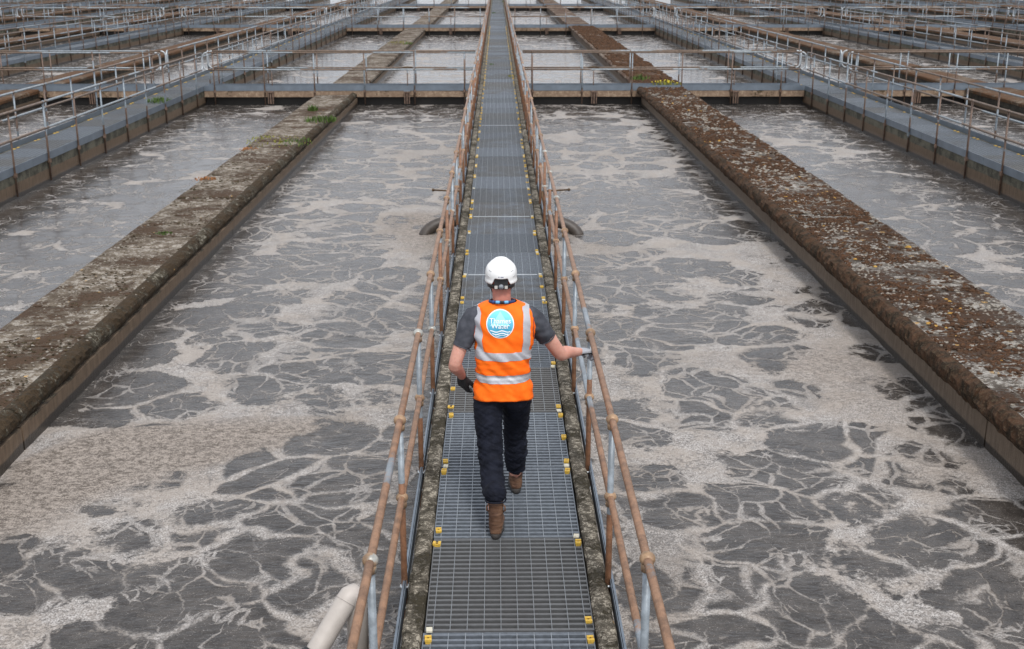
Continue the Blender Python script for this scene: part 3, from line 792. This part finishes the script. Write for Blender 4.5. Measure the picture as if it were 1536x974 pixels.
def mat_skin():
    m = NT('skin'); O = m.objc(); n = m.noise(O, 9, 3, .6); n2 = m.noise(O, 60, 3, .6)
    c = m.mix(m.rng(n, .3, .7), (.50,.235,.175), (.58,.31,.24)); c = m.mix(m.math('MULTIPLY', m.rng(n2, .45, .7), .25), c, (.45,.17,.12))
    z = m.sep(O)[2]; c = m.mix(m.math('MULTIPLY', m.rng(z, 1.5, 1.56), .55), c, (.42,.12,.085))     # sunburnt neck and ears
    m.b.inputs['Subsurface Weight'].default_value = .08; m.b.inputs['Subsurface Radius'].default_value = (.02, .006, .003)
    return m.out(c, .55, 0, m.bump(n2, .2, .002), .35)
SK = mat_skin()
man = thing('person', 'man in white helmet and orange vest walking away along the grated walkway, hand on rail', 'person', tuple(BASE))

# hands -------------------------------------------------------------
def hand(mb, wrist, d, back, thumb_side, curls, grow=0.0, tcurl=.5, spread=.05):
    """wrist point, finger direction, back-of-hand normal, thumb side vector; curls = bend per joint for four fingers"""
    d = Vector(d).normalized(); back = Vector(back); back = (back - d*back.dot(d)).normalized(); s = Vector(thumb_side); s = (s-d*s.dot(d)); s = (s-back*s.dot(back)).normalized()
    w_ = Vector(wrist)
    for i, off in enumerate((.030, .010, -.011, -.030)):          # index .. little
        k = w_ + d*(.088-.006*abs(i-1)) + s*off
        limb(mb, [w_ + s*off*.55, w_ + d*.045 + s*off*.85 + back*.002, k], [.019+grow, .0165+grow, .0125+grow], 10, 2)
        ln = (.043, .048, .044, .034)[i]; dirv = (d + s*off*spread*20*.1).normalized(); p = k; ch = [p]; rr = [.0115+grow]
        ang = 0
        for j, (fr, c) in enumerate(zip((1, .62, .5), curls[i])):
            ang += c; v = dirv*math.cos(ang) - back*math.sin(ang); p = p + v*ln*fr; ch.append(p); rr.append((.0100, .0092, .0078)[j]+grow)
        limb(mb, ch, rr, 10, 3)
    # thumb from the side of the palm
    b0 = w_ + d*.022 + s*.022 - back*.006; v1 = (d*.75 + s*.75 - back*.25).normalized(); b1 = b0 + v1*.045
    v2 = (d*(.95) + s*(.35-.3*tcurl) - back*(.25+.6*tcurl)).normalized(); b2 = b1 + v2*.034; b3 = b2 + (v2 - back*.35*tcurl).normalized()*.026
    limb(mb, [w_+d*.01+s*.008, b0, b1, b2, b3], [.017+grow, .0165+grow, .013+grow, .0115+grow, .009+grow], 10, 3)

wL, wR = L(-.252, 7.935, .975), L(.585, 8.135, 1.088)
handL = dict(wrist=wL, d=(.10, .30, -.93), back=(-.50, -.82, -.25), thumb_side=(.85, -.35, .1),
             curls=[(.25,.40,.30), (.35,.55,.35), (.5,.65,.4), (.6,.7,.4)], tcurl=.05)
railp = L(.69, 8.21, 1.10)
dR = (railp + Vector((-.045, 0, -.002)) - wR)
handR = dict(wrist=wR, d=(.80, .58, -.12), back=(-.40, -.30, .86), thumb_side=(-.35, .80, .35),
             curls=[(.50,.85,.9), (.5,.9,.9), (.55,.95,.9), (.6,.95,.8)], tcurl=.9)
shL, elL = L(-.165, 7.815, 1.435), L(-.292, 7.735, 1.135)
shR, elR = L(.228, 7.83, 1.43), L(.430, 7.925, 1.145)
b = MB()
b.ball(L(.022, 7.875, 1.715), 1, 24, 16, sq=(.077, .100, .108)); b.ball(L(.022, 7.92, 1.655), 1, 20, 12, sq=(.062, .065, .065))
limb(b, [L(.030, 7.825, 1.46), L(.027, 7.835, 1.555), L(.022, 7.865, 1.67)], [.060, .062, .064], 20)
for s in (-1, 1):
    b.ball(L(.022+s*.079, 7.872, 1.682), 1, 10, 8, sq=(.014, .022, .034)); b.ball(L(.022+s*.085, 7.860, 1.690), 1, 8, 6, sq=(.007, .012, .020))
b.ball(L(.022, 7.977, 1.678), 1, 10, 8, sq=(.013, .018, .024)); b.ball(L(.022, 7.972, 1.640), 1, 10, 6, sq=(.024, .012, .008)); b.ball(L(.022, 7.962, 1.612), 1, 10, 6, sq=(.026, .02, .018))
for s in (-1, 1): b.ball(L(.022+s*.030, 7.955, 1.722), 1, 10, 6, sq=(.024, .016, .009)); b.ball(L(.022+s*.038, 7.94, 1.672), 1, 10, 6, sq=(.022, .022, .018))
limb(b, [L(.032, 7.79, .96), L(.032, 7.79, 1.15), L(.032, 7.80, 1.42)], [.12, .115, .12], 20)
limb(b, [L(-.12, 7.80, 1.43), L(.19, 7.82, 1.43)], [.062, .062])
limb(b, [shL, shL.lerp(elL, .5)+Vector((-.012,0,0)), elL, elL.lerp(wL, .3)+Vector((-.006,.0,0)), elL.lerp(wL, .7), wL], [.058, .050, .044, .046, .035, .028], 20)
limb(b, [shR, shR.lerp(elR, .5)+Vector((.006,0,.006)), elR, elR.lerp(wR, .3)+Vector((.0,.0,.004)), elR.lerp(wR, .7), wR], [.060, .053, .046, .048, .036, .029], 20)
hipL, knL, anL = L(-.058, 7.79, .93), L(-.055, 7.70, .50), L(-.018, 7.435, .11)
hipR, knR, anR = L(.128, 7.81, .93), L(.118, 8.03, .515), L(.128, 8.165, .11)
limb(b, [hipL, knL, anL], [.09, .055, .045], 16); limb(b, [hipR, knR, anR], [.09, .055, .045], 16)
limb(b, [anL, anL+Vector((0, .16, -.05))], [.04, .035]); limb(b, [anR, anR+Vector((0, .16, -.05))], [.04, .035])
hand(b, grow=-.0025, **handL); hand(b, grow=-.0025, **handR)
obj('body', remeshed(b, .0062, 5, .5), man).data.materials.append(SK)
eyes = MB()
for s in (-1, 1): eyes.ball(L(.022+s*.030, 7.958, 1.705), .0125, 10, 8)
eyes.build('eyes', simple('eye_white', (.7,.7,.68), .2), man)
for nm, hd, in (('glove', handL), ('glove', handR)):
    g = MB(); hand(g, grow=.0022, **hd); dd = Vector(hd['d']).normalized()
    limb(g, [hd['wrist']-dd*.028, hd['wrist']+dd*.02], [.031, .029], 16)
    me = remeshed(g, .0034, 3, .5); o = obj(nm, me, man)
    if hd is handL: me.materials.append(simple('black_glove', (.016,.016,.018), .75, 0, .2, 60, bmp=.4)); o['label'] = 'black work glove on the left hand'
    else:
        m = NT('grey_glove'); bk = Vector(hd['back']).normalized(); q = m.n('ShaderNodeVectorMath', operation='DOT_PRODUCT'); m.put(q.inputs[0], m.n('ShaderNodeNewGeometry').outputs['Normal']); q.inputs[1].default_value = bk
        me.materials.append(m.out(m.mix(m.rng(q.outputs['Value'], -.25, -.12), (.018,.018,.02), (.33,.34,.37)), .8, 0, m.bump(m.noise(m.objc(), 120, 2), .3, .002), .2)); o['label'] = 'grey glove with black palm holding the rail'

# trousers ------------------------------------------------------------
b = MB()
b.ball(L(.034, 7.79, .955), 1, 28, 16, sq=(.178, .128, .14)); b.ball(L(-.045, 7.750, .88), 1, 20, 12, sq=(.092, .085, .10)); b.ball(L(.118, 7.76, .88), 1, 20, 12, sq=(.092, .085, .10))
limb(b, [hipL+Vector((-.012,0,-.02)), hipL.lerp(knL, .5)+Vector((-.012,-.004,0)), knL+Vector((.0,-.008,0)), knL.lerp(anL, .5)+Vector((0,-.01,0)), L(-.022, 7.462, .31)], [.104, .099, .086, .080, .073], 24, 6)
limb(b, [hipR+Vector((.004,0,-.02)), hipR.lerp(knR, .5)+Vector((.006,-.004,0)), knR+Vector((.006,-.008,0)), knR.lerp(anR, .5)+Vector((0,-.014,0)), L(.128, 8.135, .215)], [.104, .099, .085, .080, .073], 24, 6)
me = remeshed(b, .0075, 6, .5)
def tr(co, n):
    p = co*1.0; z = p.z
    k = 1.0 if z < .85 else .4
    q = N3(p.x*9, p.y*9, z*34 + 1.6*math.sin(p.x*22), 1)*.007 + N3(p.x*14+4, p.y*14, z*62+p.x*30, 1)*.0045 + N3(p.x*5, p.y*5, z*11, 1)*.008
    if z < .36 or (.42 < z < .62): q *= 1.5
    return n*q*k
displace(me, tr); me.materials.append(cloth('navy_trousers', (.005,.006,.011), (.011,.013,.023))); tro = obj('trousers', me, man)
h = MB()
for c, r in ((L(-.020, 7.452, .262), .070), (L(.128, 8.136, .185), .065)):
    ring = [c + Vector((r*math.cos(a)*1.0, r*math.sin(a)*1.02, .003*math.sin(3*a))) for a in [2*math.pi*i/24 for i in range(25)]]
    h.tube(ring, .006, 8, caps=False)
h.build('hem', me.materials[0], tro)

# boots ---------------------------------------------------------------
LEA = NT('brown_boot_leather'); _n = LEA.noise(LEA.objc(), 30, 4, .65); _n2 = LEA.noise(LEA.objc(), 9, 3)
LEA = LEA.out(LEA.mix(LEA.rng(_n2, .35, .65), (.070,.034,.020), (.135,.072,.042)), .62, 0, LEA.bump(_n, .5, .004), .3)
SOL = simple('dark_sole', (.035,.03,.027), .8, 0, .25, 40, bmp=.3)
for an, yaw_, lab in ((anL, 4, None), (anR, -3, None)):
    fx, fy = an.x, an.y; b = MB()
    def q(x, y, z): a = R(-yaw_); return Vector((fx + x*math.cos(a)-y*math.sin(a), fy + x*math.sin(a)+y*math.cos(a), z))
    limb(b, [q(0, .010, .235), q(0, .002, .17), q(0, -.005, .11), q(0, -.012, .058)], [.051, .050, .050, .046], 20)
    limb(b, [q(0, -.022, .052), q(0, .06, .055), q(.004, .15, .048), q(.004, .215, .042)], [.042, .043, .044, .036], 20)
    limb(b, [q(.0, .01, .12), q(0, .09, .07)], [.045, .04], 16)
    me = remeshed(b, .0055, 4, .5)
    displace(me, lambda co, n: n*(.0030*N3(co.x, co.y, co.z*2.2, 28) + .004*N3(co.x*.5, co.y*.5, co.z*3, 16)) if co.z > .03 else Vector((0,0,max(0, .012-co.z))))
    me.materials.append(LEA); bo = obj('boot', me, man)
    s_ = MB(); rings = []
    for z, e in ((.0, -.003), (.004, .004), (.028, .004), (.036, -.002)):
        rg = []
        for k in range(36):
            a = 2*math.pi*k/36; yy = .088 + .158*math.sin(a); ww = (.047 if yy > .05 else .040) * (1 if yy > -.03 else .97)
            rg.append(q(math.copysign(abs(math.cos(a))**.75, math.cos(a))*(ww+e), yy + (e if math.sin(a) > 0 else -e) , z))
        rings.append(rg)
    s_.loft(rings); s_.build('sole', SOL, bo)
    st = MB()
    for s in (-1, 1):
        st.tube([q(s*.046, -.01, .235), q(s*.062, -.016, .225), q(s*.064, -.018, .195), q(s*.050, -.01, .185)], .0055, 8)
    for k in range(5): st.tube([q(-.022, -.056+.002*k, .075+.03*k), q(.0, -.0615+.002*k, .078+.03*k), q(.022, -.056+.002*k, .075+.03*k)], .0014, 5)
    st.build('pull_loops', LEA, bo)

# t-shirt -------------------------------------------------------------
TS = cloth('charcoal_tshirt', (.042,.045,.055), (.075,.078,.092), fine=300)
b = MB()
limb(b, [L(.032, 7.79, 1.0), L(.032, 7.79, 1.15), L(.032, 7.795, 1.30), L(.032, 7.80, 1.40)], [.125, .125, .125, .105], 24)
def cut(a, b2, q): return a.lerp(b2, q)
limb(b, [L(-.08, 7.80, 1.440), shL+Vector((.004,0,.002)), cut(shL, elL, .30)+Vector((-.006,0,0)), cut(shL, elL, .52)+Vector((-.004,0,0))], [.080, .080, .074, .066], 24)
limb(b, [L(.14, 7.81, 1.440), shR+Vector((-.004,0,.002)), cut(shR, elR, .26), cut(shR, elR, .45)], [.080, .080, .075, .068], 24)
limb(b, [L(.030, 7.84, 1.45), L(.028, 7.84, 1.50)], [.070, .070], 20)
me = remeshed(b, .0075, 5, .5)
displace(me, lambda co, n: n*(.006*N3(co.x*8, co.y*8, co.z*26, 1) + .004*N3(co.x*24+9, co.y*18, co.z*20, 1)))
me.materials.append(TS); tsh = obj('tshirt', me, man)
h = MB()
for sh, el, q_, r in ((shL, elL, .665, .0655), (shR, elR, .575, .0675)):
    ax = (el-sh).normalized(); c = sh.lerp(el, q_) - ax*.012; u_ = ax.orthogonal().normalized(); v_ = ax.cross(u_)
    h.tube([c + (u_*math.cos(a)+v_*math.sin(a))*(r*.93) for a in [2*math.pi*i/28 for i in range(29)]], .0045, 6, caps=False)
h.build('sleeve_hem', TS, tsh)

# vest ----------------------------------------------------------------
VR = [(.888,.211,.160), (.91,.208,.156), (.97,.200,.148), (1.05,.187,.134), (1.12,.182,.134), (1.20,.188,.137), (1.28,.200,.140), (1.35,.211,.142),
      (1.41,.219,.137), (1.45,.220,.130), (1.48,.214,.118), (1.505,.196,.106), (1.525,.165,.097), (1.54,.128,.090), (1.555,.094,.083)]
def vring(z):
    if z <= VR[0][0]: return VR[0][1:]
    for (z0,a0,b0), (z1,a1,b1) in zip(VR[:-1], VR[1:]):
        if z <= z1: t = (z-z0)/(z1-z0); return a0+(a1-a0)*t, b0+(b1-b0)*t
    return VR[-1][1:]
def vcy(z): return .012 + (.0 if z < 1.2 else .035*(z-1.2)/.35)
VP = 2.35
def vwrk(x, y, z):
    u1 = x*.62 + z*.78; v1 = -x*.78 + z*.62
    q = .014*N3(u1*20, v1*5, 2.0, 1) + .0080*N3(u1*46, v1*9, 6.0, 1)*(1 if abs(z-1.15) < .2 else .5)
    q += .007*N3(x*6, y*4, z*3.2, 1) + .010*N3(x*4, 1, z*42, 1)*math.exp(-((z-1.10)/.09)**2)
    q += .012*N3(x*9, y*5, 3, 1)*max(0, (1.02-z)/.16)
    g = (x+.02)*.75 + (z-1.36)*.66                                  # the long diagonal crease from the right shoulder
    ek = 1 - .75*math.exp(-(((x+.02)**2+(z-1.432)**2)/.0105)**3)          # the stiff print flattens the creases
    q *= ek
    if y < 0: q -= ek*(.009*math.exp(-(g/.010)**2)*max(0, min(1, (x+.12)/.1)) - .004*math.exp(-((g-.024)/.013)**2))
    return q
def vpt(x, y, z, off=0):
    l = math.hypot(x, y) or 1; k = vwrk(x, y, z) + off
    return Vector((x + x/l*k, y + vcy(z) + y/l*k, z + (off*1.0 if z > 1.47 else 0)))
ORA = cloth('orange_high_visibility_fabric', (.95,.135,.006), (1.0,.175,.010), .7, fine=260)
TAPE = simple('silver_reflective_tape', (.47,.47,.50), .42, .25, .08, 90)
b = MB(); zs = frange(.888, 1.50, .012) + frange(1.507, 1.555, .0056); rings = []; nT = 120
for z in zs:
    a_, b_ = vring(z); rg = []
    for k in range(nT):
        t = 2*math.pi*k/nT; c, s = math.cos(t), math.sin(t)
        x = math.copysign(abs(c)**(2/VP), c)*a_; y = math.copysign(abs(s)**(2/VP), s)*b_
        zz = z + (-.008*math.cos(2*t) + .006*N3(x, y, 2, 9))*max(0, (.95-z)/.062)
        rg.append(vpt(x, y, z) * 1.0); rg[-1].z = zz
    rings.append(rg)
inner = [[Vector((p.x*.975, p.y*.975, p.z)) for p in r] for r in rings]
b.loft([r for r in reversed(inner)] + rings, caps=False)
b.loft([inner[-1], rings[-1]], caps=False, smooth=False)
vest = b.build('vest', ORA, man); vest.data.update()
def ysurf(x, z):
    a_, b_ = vring(z); r = 1-abs(min(1, abs(x)/a_))**VP; return b_*max(0, r)**(1/VP)
# horizontal bands
for z0, z1 in ((1.178, 1.236), (1.018, 1.074)):
    b = MB(); rg = []
    for z in frange(z0, z1, .01):
        a_, b_ = vring(z); r = []
        for k in range(nT):
            t = 2*math.pi*k/nT; c, s = math.cos(t), math.sin(t); r.append(vpt(math.copysign(abs(c)**(2/VP), c)*a_, math.copysign(abs(s)**(2/VP), s)*b_, z, .0032))
        rg.append(r)
    b.loft(rg, caps=False); b.build('reflective_band', TAPE, vest)
for xb, xt in ((-.155, -.172), (.150, .150)):
    b = MB(); rows = []
    for sgn in (-1, 1):
        seq = frange(1.232, 1.50, .012) + frange(1.503, 1.54, .004)
        if sgn > 0: seq = seq[::-1]
        for z in seq:
            xc_ = xb + (xt-xb)*min(1, (z-1.23)/.2); row = []
            if ysurf(abs(xc_)-.022 if False else abs(xc_)+.0, z) <= 0: continue
            for k in range(6):
                x = xc_ - .0225 + .045*k/5; row.append(vpt(x, sgn*max(.001, ysurf(x, z)), z, .0034))
            rows.append(row)
    b.loft(rows, closed=False, caps=False); b.build('reflective_band', TAPE, vest)
# piping round the armholes
for s in (-1, 1):
    b = MB(); c = L(-.165 if s < 0 else .228, 7.815, 1.43)
    pts = []
    for i in range(29):
        a = 2*math.pi*i/28; z = 1.395 + .103*math.sin(a); y0 = .075*math.cos(a)
        a_, b_ = vring(z); r = min(1, abs(y0)/b_); x = s*a_*max(0, 1-r**VP)**(1/VP); pts.append(vpt(x, y0, z, .002))
    b.tube(pts, .0035, 6, caps=False); b.build('armhole_binding', simple('dark_red_binding', (.25,.04,.03), .8), vest)

# emblem printed on the back: pressed onto the vest surface
dg = bpy.context.evaluated_depsgraph_get(); bvh = BVHTree.FromPolygons([v.co for v in vest.data.vertices], [p.vertices[:] for p in vest.data.polygons])
CXE, CZE, RE = -.020, 1.432, .093
def press(x, z, off):
    hit = bvh.ray_cast(Vector((x, -1, z)), Vector((0, 1, 0)))
    y = hit[0].y if hit[0] else -.05
    return Vector((x, y-off, z))
def flat(name, mat, polys, off):
    b = MB()
    for vs, fs in polys: b.add([press(CXE+x, CZE+z, off) for x, z in vs], fs)
    return b.build(name, mat, vest)
def disc(r0, r1, n=64, m=10, zmin=-9, zmax=9):
    vs = []; 
    for j in range(m+1):
        r = r0+(r1-r0)*j/m
        for k in range(n): a = 2*math.pi*k/n; vs.append((r*math.cos(a), max(zmin, min(zmax, r*math.sin(a)))))
    return vs, [(j*n+k, j*n+(k+1)%n, (j+1)*n+(k+1)%n, (j+1)*n+k) for j in range(m) for k in range(n)]
WHT = simple('white_print', (.80,.83,.85), .6, 0, .03)
mb_ = NT('blue_print'); zz_ = mb_.sep(mb_.objc())[2]
BLU = mb_.out(mb_.mix(mb_.rng(zz_, CZE-.08, CZE+.08), (.030,.27,.44), (.17,.60,.78)), .6)
flat('emblem_ring', WHT, [disc(.001, RE, 72, 16)], .0034)
flat('emblem_disc', BLU, [disc(.001, RE*.93, 72, 16)], .0058)
# paler droplet of light rising to the top of the disc
PAL = simple('pale_blue_print', (.30,.70,.85), .6, 0, .03)
dv = []; 
for i in range(25):
    t = i/24; wd = (.002+.066*t**1.15); z = RE*.88 - .094*t
    wd = min(wd, math.sqrt(max(0, (RE*.88)**2 - z*z)))
    for k in range(25): dv.append((-wd + 2*wd*k/24, z))
flat('emblem_light', PAL, [(dv, [(i*25+k, i*25+k+1, (i+1)*25+k+1, (i+1)*25+k) for i in range(24) for k in range(24)])], .0092)
for j, (zc_, th_) in enumerate(((-.046, .0065), (-.062, .0065), (-.0755, .004))):
    n = 48; vs = []; hw_ = math.sqrt((RE*.90)**2 - zc_**2) - .002
    for k in range(n+1):
        x = -hw_ + 2*hw_*k/n; z = zc_ + .0045*math.sin(x*82 + .6)
        z = max(z, -math.sqrt(max(0, (RE*.9)**2-x*x))+.003)
        vs += [(x, z-th_*.5), (x, z+th_*.5)]
    flat('emblem_wave', WHT, [(vs, [(2*k, 2*k+2, 2*k+3, 2*k+1) for k in range(n)])], .0080)
for txt, z in (('Thames', .0080), ('Water', -.0255)):
    cu = bpy.data.curves.new('lettering', 'FONT'); cu.body = txt; cu.size = .0455; cu.align_x = 'CENTER'; cu.offset = .0005; cu.resolution_u = 3
    to = bpy.data.objects.new('temp', cu); COL.objects.link(to)
    dg = bpy.context.evaluated_depsgraph_get(); tm = bpy.data.meshes.new_from_object(to.evaluated_get(dg)); bpy.data.objects.remove(to)
    for v in tm.vertices: v.co = press(CXE + v.co.x, CZE + v.co.y + z, .0118)
    tm.materials.clear(); tm.materials.append(WHT); obj('lettering', tm, vest)

# lanyard and collar
b = MB(); 
def neckring(z, r, tube_r, mat, name, a0=0, a1=2*math.pi, tilt=.03, yy=7.822, flatk=1):
    b = MB(); n = 40; rows = []
    for i in range(n+1):
        a = a0+(a1-a0)*i/n; p = L(.0275, yy, z + tilt*math.sin(a)*-.5); x, y = r*math.cos(a), r*math.sin(a)*1.02
        rows.append([p+Vector((x, y, -tube_r)), p+Vector((x*1.04, y*1.04, -tube_r)), p+Vector((x*.98, y*.98, tube_r)), p+Vector((x*.95, y*.95, tube_r))])
    b.loft(rows, closed=True, caps=True); return b.build(name, mat, man)
neckring(1.552, .082, .010, TS, 'collar')
lan = neckring(1.556, .090, .008, simple('dark_blue_lanyard', (.02,.05,.16), .6), 'lanyard')
for a0, a1, col in ((-2.05, -1.75, (.16,.45,.75)), (-1.38, -1.08, (.16,.45,.75)), (-1.68, -1.45, (.01,.01,.012)), (-2.35,-2.2,(.05,.1,.3))):
    o = neckring(1.556, .0915, .009, simple('lanyard_patch', col, .6), 'lanyard_patch', a0, a1); o.parent = lan

# helmet ----------------------------------------------------------------
HC = L(.022, 7.868, 1.742); HA, HB, HCz = .107, .140, .102
HM = simple('white_helmet_shell', (.80,.80,.79), .28, 0, .02, 4, spec=.5)
def hpt(t, ph, off=0):
    c, s = math.cos(t), math.sin(t); r = math.cos(ph)
    x = (HA+off)*c*r; y = (HB+off)*s*r; z = (HCz+off)*math.sin(ph)
    q = 1.0
    ridge = .0055*math.exp(-((abs(x)-.0)/.046)**6)*max(0, math.sin(ph))          # raised centre panel
    step = .003*(1/(1+math.exp(-(ph-.62)/.03)))*(1 if s < .3 else .5)
    lip = .017*math.exp(-((ph+.55)/.20)**2)
    n = Vector((x/HA**2, y/HB**2, z/HCz**2)).normalized()
    return HC + Vector((x, y, z)) + n*(ridge - step) + Vector((c, s, 0))*lip
def phi0(t):
    d = abs((t + math.pi/2 + math.pi) % (2*math.pi) - math.pi)       # angle from the back centre
    lo = -.60 + .04*math.cos(2*t)
    f = max(0, min(1, (.66-d)/.26)); f = f*f*(3-2*f)
    fr = max(0, min(1, (abs(d)-2.0)/.6)); return lo + f*.52 + .22*fr
b = MB(); n, m = 96, 30
def shell(off):
    rows = []
    for j in range(m+1):
        rows.append([hpt(2*math.pi*k/n, phi0(2*math.pi*k/n) + (1.565-phi0(2*math.pi*k/n))*j/m, off) for k in range(n)])
    return rows
o_, i_ = shell(0), shell(-.004)
b.loft(list(reversed(i_)) + o_, caps=False)
helm = b.build('helmet', HM, man)
LG = simple('helmet_slot', (.42,.42,.42), .5); NV = simple('navy_print', (.035,.03,.16), .5)
for s in (-1, 1):
    for k, (t, ph) in enumerate(((-1.57+s*.80, .33), (-1.57+s*.95, -.05))):
        p = [hpt(t + s*q*.1, ph + q*.02, .0005) for q in (-1.3, 0, 1.3)]; v = MB(); v.tube(p, .0022, 6); v.build('vent_slot', LG, helm)
def hdecal(t0, t1, p0, p1, mat, name):
    b = MB(); rows = [[hpt(t0+(t1-t0)*i/8, p0+(p1-p0)*j/3, .0008) for i in range(9)] for j in range(4)]
    b.loft(rows, closed=False, caps=False); return b.build(name, mat, helm)
hdecal(-1.60, -1.42, -.015, .045, NV, 'brand_plate')
hdecal(-1.745, -1.65, -.015, .0, NV, 'brand_mark'); hdecal(-1.745, -1.73, -.015, .045, NV, 'brand_mark'); hdecal(-1.745, -1.65, .03, .045, NV, 'brand_mark')
hdecal(-1.585, -1.44, .008, .020, WHT, 'brand_line')
# headband, adjusters, ratchet knob
b = MB(); rows = []
for i in range(33):
    a = -math.pi/2 - 1.5 + 3.0*i/32; p = HC + Vector((.0875*math.cos(a), .112*math.sin(a), -.0)); q = .028 if abs(a+math.pi/2) > .5 else .036
    rows.append([p+Vector((0,0,-.088)), p+Vector((math.cos(a)*.006, math.sin(a)*.006, -.088)), p+Vector((math.cos(a)*.006, math.sin(a)*.006, -.088+q)), p+Vector((0,0,-.088+q))])
b.loft(rows); hb = b.build('headband', M['rubber'], man)
b = MB(); b.tube([HC+Vector((0, -.112, -.068)), HC+Vector((0, -.128, -.071))], .0165, 20); b.build('knob', simple('grey_knob', (.25,.27,.30), .5), hb)
b = MB(); b.box(HC.x-.046, HC.x+.046, HC.y-.118, HC.y-.095, HC.z-.087, HC.z-.002); b.build('ratchet_housing', M['rubber'], hb)
for s in (-1, 1):
    b = MB(); x0, x1 = sorted((HC.x+s*.024, HC.x+s*.044)); b.box(x0, x1, HC.y-.121, HC.y-.108, HC.z-.083, HC.z-.062); b.build('adjuster', simple('pale_plastic', (.5,.48,.45), .5), hb)
b = MB(); 
for s in (-1, 1): b.tube([HC+Vector((s*.078, .02, -.06)), HC+Vector((s*.076, .03, -.10)), HC+Vector((s*.06, .05, -.15))], .004, 6)
b.build('chin_strap', M['rubber'], helm)
